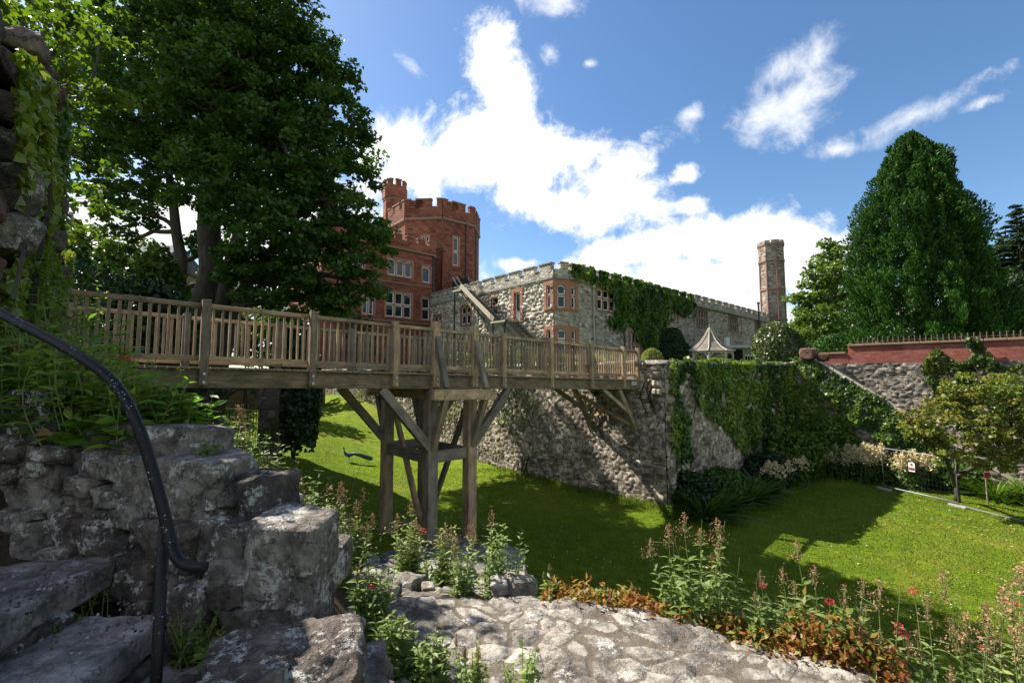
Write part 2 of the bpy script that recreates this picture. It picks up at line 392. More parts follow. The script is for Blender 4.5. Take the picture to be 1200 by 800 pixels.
# rocks -------------------------------------------------------------------
def _cube(n):
    g = np.linspace(-1, 1, n+1); A, B = np.meshgrid(g, g, indexing='ij'); V = []; F = []; b = 0
    for ax in range(3):
        for sg in (-1, 1):
            p = np.zeros((n+1, n+1, 3)); p[..., ax] = sg; p[..., (ax+1) % 3] = A; p[..., (ax+2) % 3] = B
            f = grid_faces(n+1, n+1)
            if sg < 0: f = f[:, ::-1]
            V.append(p.reshape(-1, 3)); F.append(f+b); b += (n+1)**2
    return np.concatenate(V), np.concatenate(F)
class Rocks:
    def __init__(s, seed=0): s.V = []; s.F = []; s.t = []; s.b = 0; s.k = seed
    def add(s, c, size, rz=0.0, tilt=(0, 0), rough=.10, rnd=7.0, n=9, tone=None, cuts=3, shear=.08, fine=.012):
        """c centre, size full (along, deep, high); rnd: higher is squarer"""
        s.k += 1; p, f = _cube(n); size = np.array(size, float)
        q = np.sign(p)*np.abs(p)**.9
        L = (np.abs(q)**rnd).sum(1)**(1/rnd); q = q/L[:, None]
        rs = np.random.default_rng(s.k*13+5)
        if cuts:
            for _ in range(cuts):
                nv = unit(rs.normal(size=3)); dd = q@nv; cc = np.abs(nv).sum()*(.62+.2*rs.random())*min(1, .93); q = q-nv*np.clip(dd-cc, 0, None)[:, None]*.92
        # shear the corners so that no two stones are alike
        A = np.eye(3)+rs.uniform(-shear, shear, (3, 3)); q = q@A.T
        x = q*size/2; m = size.min()
        d = (fbm(x/m*1.3+s.k*7.7, 4, s.k, .55)-.5)*2; d2 = fbm(x/m*4+s.k*3.1, 3, s.k+40)-.5
        ax = np.abs(fbm(x/m*.9+s.k*5, 2, s.k+90)-.5)*2
        x = x+q/np.linalg.norm(q, axis=1)[:, None]*((d*rough*1.3-ax*rough*.6+d2*rough*.9)*m+(fbm(x/.05+s.k, 3, s.k+60)-.5)*2*fine+(np.abs(fbm(x/.13+s.k, 2, s.k+70)-.5))*-2*fine)[:, None]
        M = np.array(Matrix.Rotation(rz, 3, 'Z') @ Matrix.Rotation(tilt[0], 3, 'X') @ Matrix.Rotation(tilt[1], 3, 'Y'))
        s.V.append(x@M.T+np.array(c)); s.F.append(f+s.b); s.b += len(x)
        s.t.append(np.full(len(x), rs.random() if tone is None else tone)); return s
    def each(s, name, mat, parent=None):
        for v, f, t in zip(s.V, s.F, s.t): link(name, np_mesh(name, v, f-f.min(), {'stone': t, 'joint': t*0}), mat, parent)
    def build(s, name, mat, parent=None, joint=0.0):
        t = np.concatenate(s.t)
        return link(name, np_mesh(name, np.concatenate(s.V), np.concatenate(s.F), {'stone': t, 'joint': t*0+joint}), mat, parent)

# leaves ------------------------------------------------------------------
def unit(v): return v/np.maximum(np.linalg.norm(v, axis=-1, keepdims=True), 1e-9)
def rdirs(n, g=None):
    g = g or rng; return unit(g.normal(size=(n, 3)))
class Leaves:
    def __init__(s): s.V = []; s.F = []; s.t = []; s.b = 0
    def add(s, C, D, N, L, W, tint, fold=.18, base=0.0, lobed=False):
        """kite leaves: C base point, D along the blade, N its face, L long, W wide"""
        C = np.asarray(C, float); n = len(C); L = np.broadcast_to(L, n)[:, None]; W = np.broadcast_to(W, n)[:, None]
        D = unit(D); S = unit(np.cross(D, N)); N = np.cross(S, D)
        a = C-D*L*base; k = .42
        v = np.stack([a, a+D*L*k+S*W/2+N*W*fold, a+D*L-N*L*.08, a+D*L*k-S*W/2+N*W*fold], 1)
        s.V.append(v.reshape(-1, 3)); s.F.append(np.arange(n*4).reshape(n, 4)+s.b); s.b += n*4
        s.t.append(np.repeat(np.broadcast_to(tint, n), 4)); return s
    def blade(s, C, D, N, L, W, tint, bend=.3, seg=3, wid=None):
        """lance-shaped leaves in several bent segments, for plants close by"""
        C = np.asarray(C, float); n = len(C); L = np.broadcast_to(L, n)[:, None]; W = np.broadcast_to(W, n)[:, None]
        D = unit(D); S = unit(np.cross(D, N)); N = np.cross(S, D); pr = wid or [.12, 1, .8, .05]
        if wid is None and seg != 3: pr = list(np.sin(np.linspace(.12, math.pi*.97, seg+1)))
        rows = []
        for i in range(seg+1):
            q = i/seg; c = C+D*L*q-N*L*bend*q*q; w = W*pr[i]/2
            rows += [c-S*w+N*w*.35, c, c+S*w+N*w*.35]
        v = np.stack(rows, 1); m = 3*(seg+1); f = []
        for i in range(seg):
            f += [[3*i, 3*i+1, 3*i+4, 3*i+3], [3*i+1, 3*i+2, 3*i+5, 3*i+4]]
        f = np.array(f)
        s.V.append(v.reshape(-1, 3)); s.F.append((f[None]+np.arange(n)[:, None, None]*m).reshape(-1, 4)+s.b); s.b += n*m
        s.t.append(np.repeat(np.broadcast_to(tint, n), m)); return s
    def build(s, name, mat, parent=None):
        return link(name, np_mesh(name, np.concatenate(s.V), np.concatenate(s.F), {'tint': np.concatenate(s.t)}), mat, parent)
def clump_leaves(lv, centres, rad, per, size, g, flat=.6, tone=None, droop=.25, upb=.6):
    """leaves gathered round each clump centre, faces mostly turned up and outward"""
    n = len(centres)
    if n == 0: return
    C = np.repeat(centres, per, 0); o = rdirs(n*per, g)*(g.random((n*per, 1))**.45); o[:, 2] *= flat
    r = np.repeat(np.broadcast_to(rad, n), per)[:, None]
    P_ = C+o*r
    N = unit(o*.5+np.array([0, 0, upb])+g.normal(size=P_.shape)*.55)
    D = unit(o+g.normal(size=P_.shape)*.6-np.array([0, 0, droop]))
    L = size*(.65+.7*g.random(n*per))
    base = np.repeat(g.random(n) if tone is None else np.broadcast_to(tone, n), per)
    lv.add(P_, D, N, L, L*(.75+.3*g.random(n*per)), np.clip(base*.6+.4*g.random(n*per), 0, 1), base=.4)
def limb(mb, a, b, r0, r1, g, sag=.1, n=7, seg=7):
    a, b = np.array(a), np.array(b); L = np.linalg.norm(b-a); pts = []
    off = g.normal(size=3)*L*.07; off2 = g.normal(size=3)*L*.04
    for i in range(seg+1):
        q = i/seg
        pts.append(a+(b-a)*q+off*math.sin(math.pi*q)+off2*math.sin(2*math.pi*q)+np.array([0, 0, sag*L*math.sin(math.pi*q)]))
    mb.tube(pts, [r0+(r1-r0)*(i/seg)**.8 for i in range(seg+1)], n)
    return pts
def lobe_tree(name, label, cat, base, lobes, leafmat, size, per, clumps, crad, trunk_r, seed, stems=1, group=None, flat=.6, limb_mat=None, shell=.5, tone=None, top_r=.05, upb=.6, trunk_pts=None):
    """trunk and limbs from the base into every lobe; leaf clumps on and inside the lobes"""
    g = np.random.default_rng(seed); root = empty(name, base); tag(root, label, cat, group)
    base = np.array(base, float); mb = MB(); br = MB(); lobes = [(np.array(c, float), r) for c, r in lobes]
    cen = sum(c for c, r in lobes)/len(lobes)
    forks = []
    tp = trunk_pts or [[base+np.array([0, 0, -.3]), base*.55+np.array([cen[0], cen[1], base[2]])*.45+np.array([0, 0, (cen[2]-base[2])*.45])]]
    for i, pts in enumerate(tp):
        pts = [np.array(p, float) for p in pts]; rr = trunk_r if np.isscalar(trunk_r) else trunk_r[i]
        P2 = []
        for k in range(len(pts)-1):
            for q in np.linspace(0, 1, 5)[:-1 if k < len(pts)-2 else None]: P2.append(pts[k]+(pts[k+1]-pts[k])*q+g.normal(size=3)*rr*.12)
        m = len(P2); mb.tube(P2, [rr*(1.35 if k == 0 else 1.0)*(1-.6*k/(m-1)) for k in range(m)], 10)
        forks += [(P2[k], rr*(1-.6*k/(m-1))) for k in range(m//2, m)]
    allc = []; tones = []
    for c, r in lobes:
        f, fr = min(forks, key=lambda q: np.linalg.norm(q[0]-c)+max(0, q[0][2]-c[2])*1.5)
        pts = limb(br, f, c, max(.04, fr*.55), top_r, g, .06)
        k = max(6, int(clumps*r*r))
        d = rdirs(k, g); rr = r*(shell+(1.08-shell)*g.random(k)**.6); q = c+d*rr[:, None]*np.array([1, 1, .85])
        allc.append(q); tones.append(np.clip(g.random(k)*.7+.3*g.random(), 0, 1))
        for t in q[:max(3, int(r*3))]: limb(br, pts[int(g.integers(3, 7))], t, top_r*.9, top_r*.3, g, .05, 4, 4)
    allc = np.concatenate(allc); lv = Leaves()
    clump_leaves(lv, allc, crad*(.7+.6*g.random(len(allc))), per, size, g, flat, tone if tone is not None else np.concatenate(tones), upb=upb)
    mb.build('trunk', limb_mat or BARK, root, smooth=True, fix=False); br.build('branches', limb_mat or BARK, root, smooth=True, fix=False)
    lv.build('crown', leafmat, root)
    return root
def bush(name, label, cat, c, rad, leafmat, size, n, seed, group=None, top=None, lump=.25, flat=1.0, inner=.55, stem=True, ridge=2.5, floor=None):
    """a rounded shrub: leaves through an uneven shell, a few stems inside"""
    g = np.random.default_rng(seed); c = np.array(c, float); rad = np.array(np.broadcast_to(np.array(rad, float), 3))
    if floor is not None and c[2]-rad[2] > floor: t = c[2]+rad[2]; c[2] = (t+floor)/2; n = int(n*((t-floor)/2/rad[2])**.7); rad[2] = (t-floor)/2
    root = empty(name, (c[0], c[1], c[2]-rad[2])); tag(root, label, cat, group)
    d = rdirs(n, g); d[:, 2] = np.where(d[:, 2] < -.75, -d[:, 2], d[:, 2])
    lm = fbm(d*ridge+seed*3.1, 3, seed)
    rr = (1-lump+2*lump*lm)*(inner+(1.04-inner)*g.random(n)**.5)
    p = c+d*rad*rr[:, None]
    N = unit(d+np.array([0, 0, .35])+g.normal(size=p.shape)*.5); D = unit(d*.5+g.normal(size=p.shape)*.8+np.array([0, 0, .1]))
    L = size*(.6+.8*g.random(n)); lv = Leaves().add(p, D, N, L, L*.7, np.clip(lm*.8+.5*(g.random(n)-.4), 0, 1), base=.4)
    if stem:
        mb = MB()
        for i in range(5):
            a = 6.28*i/5+g.random(); mb.tube([c+np.array([0, 0, -rad[2]]), c+np.array([math.cos(a), math.sin(a), .1])*rad*.35, c+np.array([math.cos(a)*.5, math.sin(a)*.5, .6])*rad*.8], [.04, .03, .012], 5)
        mb.build('stems', BARK, root, fix=False)
    lv.build('foliage', leafmat, root)
    return root

# ------------------------------------------------------------------ camera, light, sky
cam = bpy.data.cameras.new('camera'); camo = bpy.data.objects.new('camera', cam); COL.objects.link(camo)
cam.sensor_width = 36; cam.lens = 36*FPX/1200; cam.clip_start = .05; cam.clip_end = 4000
camo.rotation_euler = (math.pi/2+PITCH, 0, 0); SC.camera = camo
SAZ, SEL = R(151), R(47)
SUN = Vector((math.cos(SAZ)*math.cos(SEL), math.sin(SAZ)*math.cos(SEL), math.sin(SEL))).normalized()
sl = bpy.data.lights.new('sun', 'SUN'); sl.energy = 5.0; sl.angle = R(.3); sl.color = (1, .94, .84)
so = bpy.data.objects.new('sun', sl); COL.objects.link(so); so.rotation_euler = SUN.to_track_quat('Z', 'Y').to_euler()
SC.view_settings.view_transform = 'Standard'; SC.view_settings.look = 'None'; SC.view_settings.gamma = 1; SC.view_settings.exposure = 1.36
SC.cycles.use_denoising = True
try: SC.cycles.denoiser = 'OPENIMAGEDENOISE'
except Exception: pass
SC.cycles.max_bounces = 6; SC.cycles.diffuse_bounces = 3; SC.cycles.transmission_bounces = 4; SC.cycles.glossy_bounces = 2; SC.cycles.sample_clamp_indirect = 4
SC.cycles.use_adaptive_sampling = True; SC.cycles.adaptive_threshold = .02

W = bpy.data.worlds.new('World'); SC.world = W; W.use_nodes = True
def build_world():
    t = W.node_tree; t.nodes.clear()
    def n(typ, **kw):
        x = t.nodes.new(typ)
        for k, v in kw.items():
            if k[0] == '_': x.inputs[k[1:].replace('_', ' ')].default_value = v
            else: setattr(x, k, v)
        return x
    L = t.links.new
    def mth(op, a, b=0.0, c=None):
        x = n('ShaderNodeMath', operation=op)
        for i, v in enumerate((a, b) if c is None else (a, b, c)):
            if hasattr(v, 'links'): L(v, x.inputs[i])
            else: x.inputs[i].default_value = v
        return x.outputs[0]
    sky = n('ShaderNodeTexSky', sky_type='NISHITA', sun_disc=False); sky.sun_elevation = SEL; sky.sun_rotation = math.atan2(SUN.x, SUN.y)
    sky.altitude = 100; sky.air_density = 1.0; sky.dust_density = .6; sky.ozone_density = 2.0
    hs = n('ShaderNodeHueSaturation', _Saturation=1.17, _Value=1.0); L(sky.outputs[0], hs.inputs['Color'])
    tc = n('ShaderNodeTexCoord'); D = tc.outputs['Generated']
    # cloud texture on a layer overhead, so that clouds shrink towards the horizon
    sp = n('ShaderNodeSeparateXYZ'); L(D, sp.inputs[0])
    n1 = n('ShaderNodeTexNoise', _Scale=7.0, _Detail=8.0, _Roughness=.6, _Distortion=.35); L(D, n1.inputs['Vector'])
    n2 = n('ShaderNodeTexNoise', _Scale=3.0, _Detail=3.0, _Roughness=.5); L(D, n2.inputs['Vector'])
    n3 = n('ShaderNodeTexNoise', _Scale=16.0, _Detail=9.0, _Roughness=.68, _Distortion=.5); L(D, n3.inputs['Vector'])
    def group(blobs):
        best = None
        for px, py, rx, ry, rot in blobs:
            if rot == 'sky':                      # given by bearing and height, for clouds added out of view as fill light
                c = Vector((math.sin(R(px))*math.cos(R(py)), math.cos(R(px))*math.cos(R(py)), math.sin(R(py)))); e1 = c.cross(Vector((0, 0, 1))).normalized()*-1; e2 = c.cross(e1); k = 1
            else: c = Vector(ray(px, py)).normalized(); e1 = (Vector(ray(px+5, py-5*math.tan(R(rot))))-Vector(ray(px, py))).normalized()
            if rot != 'sky': e1 = (e1-c*c.dot(e1)).normalized(); e2 = c.cross(e1); k = (1+((px-600)**2+(py-400)**2)/FPX**2)
            rx_, ry_ = rx/FPX/k**.75, ry/FPX/k**.75
            d1 = n('ShaderNodeVectorMath', operation='DOT_PRODUCT'); L(D, d1.inputs[0]); d1.inputs[1].default_value = e1/rx_
            d2 = n('ShaderNodeVectorMath', operation='DOT_PRODUCT'); L(D, d2.inputs[0]); d2.inputs[1].default_value = e2/ry_
            r = mth('POWER', mth('ADD', mth('MULTIPLY', d1.outputs['Value'], d1.outputs['Value']), mth('MULTIPLY', d2.outputs['Value'], d2.outputs['Value'])), .5)
            v = mth('SUBTRACT', 1.0, r)
            best = v if best is None else mth('SMOOTH_MAX', best, v, .18)
        return best
    thick = group([(575, 60, 40, 42, 0), (600, 108, 48, 45, 0), (560, 165, 120, 50, 12), (640, 185, 130, 55, -20), (500, 190, 90, 62, 0), (660, 243, 95, 38, 0), (735, 215, 75, 42, -25), (800, 205, 24, 20, 0),
                   (868, 282, 125, 42, 0), (742, 296, 62, 22, 0), (800, 335, 190, 40, 0), (935, 305, 80, 62, 0), (812, 238, 26, 15, 0), (610, 310, 30, 10, 0),
                   (120, 265, 150, 60, 0), (300, 260, 190, 90, 0), (-150, 150, 260, 150, 0), (420, 330, 160, 40, 0), (1010, 370, 140, 40, 0), (175, 32, 340, 190, 'sky'), (110, 25, 200, 120, 'sky'), (235, 40, 260, 170, 'sky')])
    thin = group([(890, 130, 95, 42, 15), (905, 85, 80, 34, 30), (814, 133, 24, 20, 0), (1075, 135, 90, 26, 25), (985, 175, 34, 15, 10), (650, 8, 48, 28, -20), (485, 82, 36, 15, -40), (645, 62, 24, 22, 20), (1150, 120, 40, 12, 20), (690, 75, 14, 8, 0), (1500, 160, 200, 60, 0)])
    nz = mth('ADD', mth('MULTIPLY', mth('SUBTRACT', n1.outputs['Fac'], .5), 3.2), mth('MULTIPLY', mth('SUBTRACT', n3.outputs['Fac'], .5), 1.5))
    def sm(v, a, b):
        x = n('ShaderNodeMapRange', interpolation_type='SMOOTHSTEP', _From_Min=a, _From_Max=b); L(v, x.inputs['Value']); return x.outputs['Result']
    m1 = sm(mth('ADD', mth('MULTIPLY', thick, 1.15), nz), -.12, .62)
    m2 = mth('MULTIPLY', sm(mth('ADD', mth('MULTIPLY', thin, 1.15), mth('MULTIPLY', nz, 1.35)), .02, 1.5), .85)
    m = mth('MAXIMUM', m1, m2)
    cr = n('ShaderNodeValToRGB'); cr.color_ramp.elements[0].position = .30; cr.color_ramp.elements[0].color = (.74, .79, .88, 1); cr.color_ramp.elements[1].position = .62; cr.color_ramp.elements[1].color = (1, 1, 1, 1)
    L(mth('ADD', n2.outputs['Fac'], mth('MULTIPLY', n1.outputs['Fac'], .2)), cr.inputs['Fac'])
    cs = n('ShaderNodeVectorMath', operation='SCALE'); L(cr.outputs['Color'], cs.inputs[0]); cs.inputs['Scale'].default_value = CLOUD
    mx = n('ShaderNodeMix', data_type='RGBA'); L(m, mx.inputs[0]); L(hs.outputs[0], mx.inputs[6]); L(cs.outputs[0], mx.inputs[7])
    bg = n('ShaderNodeBackground', _Strength=SKYS); L(mx.outputs[2], bg.inputs['Color']); o = n('ShaderNodeOutputWorld'); L(bg.outputs[0], o.inputs['Surface'])
SKYS = .072; CLOUD = 7.0
build_world()

# ------------------------------------------------------------------ ground of the dry moat, banks included
UB = np.array([.739, .673, 0]); NB = np.array([-.673, .739, 0])          # along the bridge, and across it away from the camera
C0 = np.array([5.3, 15.87, 0])                                          # bailey corner
LW = np.array([-.673, .739, 0]); RWD = np.array([.739, .673, 0])        # the two wall runs from the corner
I0 = np.array([15.66, 25.3, 0]); EW = np.array([.673, -.739, 0]); EN = np.array([-.739, -.673, 0])
CTRL = np.array([
 (9, 13, -4.8), (15, 18, -4.8), (20, 19, -4.8), (5.3, 15.5, -4.75), (3, 9, -4.75), (-1, 11.6, -4.35), (-2.5, 13, -4.35), (-1.8, 23.2, -4.6), (-5.4, 17.9, -4.25), (-7.9, 21, -3.95),
 (-16.4, 39, -3.4), (-11.5, 17.5, -2.3), (-12, 24, -2.3), (-13.4, 30, -2.3), (-18, 30, -2.2), (12, 8, -4.8), (22, 10, -4.8), (10, 5, -4.8), (25, 0, -4.8), (8, 1, -4.8), (6, -6, -4.8), (13, 22, -4.8), (18, 22, -4.8),
 (3, 5.5, -4.75), (1.5, 7, -4.6), (-.5, 7.5, -4.2), (-4, 13.5, -4.2), (-7, 14, -3.5), (-9.5, 15.5, -2.7),
 (-5, 4.5, -.35), (-3, 3.7, -.6), (-6.5, 6.5, -.45), (-7.5, 5, 0), (-2, 3.4, -1.1), (-1.4, 3.4, -1.7), (-3.5, 5.5, -1.4), (-2, 5, -2.3), (-4.5, 7.5, -2.2), (-3, 8, -3.3), (-1, 5.5, -3.0), (.3, 5.5, -3.4), (3.4, 4.6, -4.6), (5.0, 2.5, -4.7), (3.2, 3.0, -2.8), (3.6, 2.2, -2.8), (2.7, 3.5, -3.0),
 (-5.5, 10, -3.3), (-8, 11.5, -2.4), (-8, 8.5, -1.2), (-10, 8, -.3), (-12, 11.5, -.9), (-10.5, 14, -2.2), (-14.5, 16.5, -2.0), (-17, 13, -.4), (-22, 10, 0), (-24, 22, -1.2), (-30, 30, -1), (-30, 5, .3), (-20, -10, .3), (-10, 0, .2), (-35, -10, .3),
 (-2.4, 2.4, -1.9), (0, 1, -2.4), (-1, 2, -2.4), (-3, 1.5, -2.0), (0, 0, -2.2), (0, -3, -1.7), (3, -4, -3.5), (1.5, 2, -3.2), (-4, 2.4, -1.2), (-5, 0, -.4), (-16, 20, -2.1), (-8, 27, -3.6), (-3, 30, -4.2), (-20, 45, -3.2), (-26, 48, -3), (5, 25, -4.7)])
_d = np.linalg.norm(CTRL[:, None, :2]-CTRL[None, :, :2], axis=-1)
_w = np.linalg.solve(np.block([[_d+np.eye(len(CTRL))*.05, np.ones((len(CTRL), 1))], [np.ones((1, len(CTRL))), np.zeros((1, 1))]]), np.append(CTRL[:, 2], 0))
def ground_z(x, y):
    x = np.asarray(x, float); y = np.asarray(y, float); sh = x.shape; q = np.stack([x.ravel(), y.ravel()], 1)
    z = np.linalg.norm(q[:, None]-CTRL[None, :, :2], axis=-1)@_w[:-1]+_w[-1]
    # grassed bank at the foot of the long wall, and a little mound at its corner
    rel = q-C0[:2]; s = rel@LW[:2]; d = -(rel@(-np.array([.739, .673])))
    d = -(rel@UB[:2])
    bank = np.exp(-(np.clip(d, 0, None)/2.2)**2)*(.25+1.5*sst(s, 12, 30))*sst(s, -1.5, .5)
    z = z+bank*(d > -1.5)+(fbm(np.stack([q[:, 0]*.6, q[:, 1]*.6, q[:, 0]*0], 1), 3, 3)-.5)*.12
    return np.clip(z, -4.95, 1.0).reshape(sh)
def make_ground():
    xs = np.concatenate([[-1500, -300, -100, -60], np.arange(-40, -9, .5), np.arange(-9, 14, .16), np.arange(14, 30, .4), [32, 36, 42, 50, 80, 200, 1500]])
    ys = np.concatenate([[-1500, -200, -60, -25], np.arange(-12, 1, .5), np.arange(1, 26, .16), np.arange(26, 56, .5), [58, 62, 70, 90, 200, 600, 2500]])
    X, Y = np.meshgrid(xs, ys, indexing='ij'); Z = ground_z(np.clip(X, -36, 30), np.clip(Y, -10, 52))
    Z = Z+.03*(fbm(np.stack([X*4, Y*4, X*0], -1), 3, 8)-.5)*((np.abs(X) < 40) & (Y < 60))
    me = np_mesh('lawn', np.stack([X, Y, Z], -1).reshape(-1, 3), grid_faces(*X.shape), smooth=True)
    t = NT('lawn_turf'); v = t.coord()
    f = t.noise(v, 40, 6, .75); m = t.noise(v, 3.0, 5, .65); b = t.noise(v, .35, 4, .6); k = t.noise(v, 160, 3, .7)
    col = t.ramp(f, [(.3, (.058, .102, .006)), (.5, (.118, .178, .008)), (.7, (.185, .24, .017))])
    col = t.mix(.55, col, t.ramp(m, [(.38, (.27, .31, .3)), (.62, (.72, .66, .5))]), 'OVERLAY')
    col = t.mix(t.math('MULTIPLY', t.step(b, .5, .68), .38), col, (.24, .195, .035))
    col = t.mix(t.math('MULTIPLY', t.step(t.noise(v, 26, 3, .5), .74, .78), .5), col, (.35, .31, .18))
    # bare earth and litter on the near bank, which no one mows
    sp = t.n('ShaderNodeSeparateXYZ'); t.l(v, sp.inputs[0])
    e = t.math('MULTIPLY', t.step(t.math('ADD', sp.outputs[1], t.math('MULTIPLY', m, 3.0)), 10.5, 8.0), t.step(t.math('ADD', sp.outputs[0], t.math('MULTIPLY', m, 2.0)), 1.8, .2))
    col = t.mix(e, col, t.ramp(f, [(.3, (.035, .028, .018)), (.7, (.12, .09, .055))]))
    t.pbr(col, .95, t.bump(t.math('ADD', f, t.math('MULTIPLY', k, .8)), .9, .03), .1)
    return link('lawn', me, t.m)
lawn = make_ground(); tag(lawn, 'mown green grass floor and banks of the dry moat', 'lawn', kind='structure')
bm = bmesh.new()
tz = -.12
rl, rc, ri, re_ = C0[:2]+LW[:2]*60+UB[:2]*.3, C0[:2]+UB[:2]*.4+LW[:2]*.4, I0[:2]+np.array([-.05, .5]), I0[:2]+EW[:2]*50-EN[:2]*.4
for ring in ([rl, rc, ri, (ri[0], 600), (-60, 600)], [ri, re_, (420, -20), (420, 600), (ri[0], 600)]): bm.faces.new([bm.verts.new((x, y, tz)) for x, y in ring])
bmesh.ops.recalc_face_normals(bm, faces=bm.faces[:])
me = bpy.data.meshes.new('terrace'); bm.to_mesh(me)
if me.polygons[0].normal.z < 0: me.flip_normals()
TG = NT('terrace_lawn'); TG.pbr(TG.ramp(TG.noise(TG.coord(), 20, 5), [(.3, (.06, .10, .01)), (.7, (.13, .17, .02))]), .95)
tag(link('terrace', me, TG.m), 'grass terrace of the castle garden behind the moat wall', 'terrace', kind='structure')

# ------------------------------------------------------------------ moat retaining walls
def wall_box(mb, O, u, n, s0, s1, z0, z1, d0, d1):
    """solid from depth d0 to d1 behind the face"""
    O, u, n = Vector(O), Vector(u), Vector(n)
    mb.box(O+u*s0-n*d1+Vector((0, 0, z0)), u*(s1-s0), n*(d1-d0), (0, 0, z1-z0))
LN = -UB; RN = np.array([.673, -.739, 0])
mw = empty('moat_wall', tuple(C0+np.array([0, 0, -4.8]))); tag(mw, 'tall rubble stone retaining wall round the castle garden, met by the timber footbridge', 'wall')
rubble_face('long_rubble_face', C0, LW, LN, 46, -5.3, .40, MOAT, mw, .055, .31, .135, .045, 11, bulge=.035, mw=.2)
rubble_face('short_rubble_face', C0, RWD, RN, 14.02, -5.3, .40, MOAT, mw, .06, .34, .15, .04, 12, bulge=.035)
c = MB(); wall_box(c, C0, LW, LN, .12, 46, -5.3, .38, .1, .8); wall_box(c, C0, RWD, RN, .12, 14, -5.3, .38, .1, .8); c.build('core', GREY_D, mw)
q = Rocks(31)
for z in np.arange(-4.95, .3, .3):
    j = rng.random(); q.add(C0+np.array([0, 0, z+.15])+LW*(.16 if j < .5 else .27)+RWD*(.27 if j < .5 else .16)-(LN+RN)*.0, (.62 if j < .5 else .36, .36 if j < .5 else .62, .29), math.atan2(.739, -.673)+math.pi, rough=.05, rnd=12, n=6)
q.build('quoin_stones', MOAT, mw)
q = Rocks(77)
for s in np.arange(0, 46, .9): q.add(C0+LW*(s+.45)-LN*.32+np.array([0, 0, .46]), (.92, .95, .16+.03*rng.random()), math.atan2(LW[1], LW[0]), rough=.06, rnd=9, n=5)
for s in np.arange(0, 13.6, .85): q.add(C0+RWD*(s+.75)-RN*.32+np.array([0, 0, .46+.012*s]), (.87, .95, .16+.03*rng.random()), math.atan2(RWD[1], RWD[0]), rough=.06, rnd=9, n=5)
for v_ in q.t: v_[:] = .4+.5*rng.random()
q.build('coping', FLOOR, mw)

bw = empty('brick_topped_wall', tuple(I0+EW*5+np.array([0, 0, -4.8]))); tag(bw, 'grey rubble wall with red painted brick along its top, behind the russet maple', 'wall')
rubble_face('rubble_face', I0+EN*.0, EW, EN, 22, -5.3, .62, RUBE, bw, .06, .42, .125, .06, 14, bulge=.08, mw=.2)
c = MB(); wall_box(c, I0, EW, EN, .05, 22, -5.3, .6, .12, .7); c.build('core', GREY_D, bw)
c = MB(); wall_box(c, I0, EW, EN, 2.5, 22, .55, 1.50, .06, .6); c.build('brick_band', BRICK_R, bw, bevel=.01)
c = MB(); wall_box(c, I0, EW, EN, 1.0, 2.5, .5, 1.12, .05, .6); c.build('low_brick_band', BRICK_R, bw, bevel=.01)
c = MB()
for s in np.arange(2.5, 21.9, .7): wall_box(c, I0, EW, EN, s+.004, s+.69, 1.502, 1.60+.02*rng.random(), -.03, .70)
for s in np.arange(1.0, 2.4, .7): wall_box(c, I0, EW, EN, s+.004, s+.69, 1.122, 1.22, -.03, .70)
c.each('coping_stone', RED_D, bw, bevel=.015)
rw = empty('ramped_wall', tuple(I0+EW*3+EN*.6+np.array([0, 0, -4.8]))); tag(rw, 'lower stone wall whose sloping coping runs down below the red brick wall', 'wall')
RO = I0+EN*.62
ramp_top = lambda s: np.interp(s, [0, 1.0, 8.6, 12], [.55, .95, -4.9, -5])
rubble_face('rubble_face', RO, EW, EN, 9, -5.4, .95, RUBE, rw, .065, .42, .14, .06, 15, top=ramp_top, bulge=.06)
c = MB(); ss = np.arange(.0, 8.4, .4)
c.v = []; 
for i in range(len(ss)-1):
    a0, a1 = ss[i], ss[i+1]-.015; p = [RO+EW*a+EN*o+np.array([0, 0, float(ramp_top(a))+dz]) for a in (a0, a1) for o in (-.55, .10) for dz in (.02, .17)]
    c.hexa([p[0], p[2], p[6], p[4], p[1], p[3], p[7], p[5]])
c.each('coping_stone', COPING, rw, bevel=.02)
c = MB()
for i in range(len(ss)-1):
    a0, a1 = ss[i], ss[i+1]; p = [RO+EW*a+EN*o+np.array([0, 0, zz]) for a in (a0, a1) for o in (-.5, -.1) for zz in (-5.3, float(ramp_top(a))-.02)]
    c.hexa([p[0], p[2], p[6], p[4], p[1], p[3], p[7], p[5]])
c.build('core', GREY_D, rw)
q = Rocks(5); q.add(RO+EW*.9+np.array([0, 0, 1.15]), (.75, .75, .6), .4, rough=.12, rnd=4); q.add(RO+EW*1.5-EN*.1+np.array([0, 0, .95]), (.6, .6, .4), .9, rough=.1, rnd=5); q.build('end_boulder', RUINR, rw)

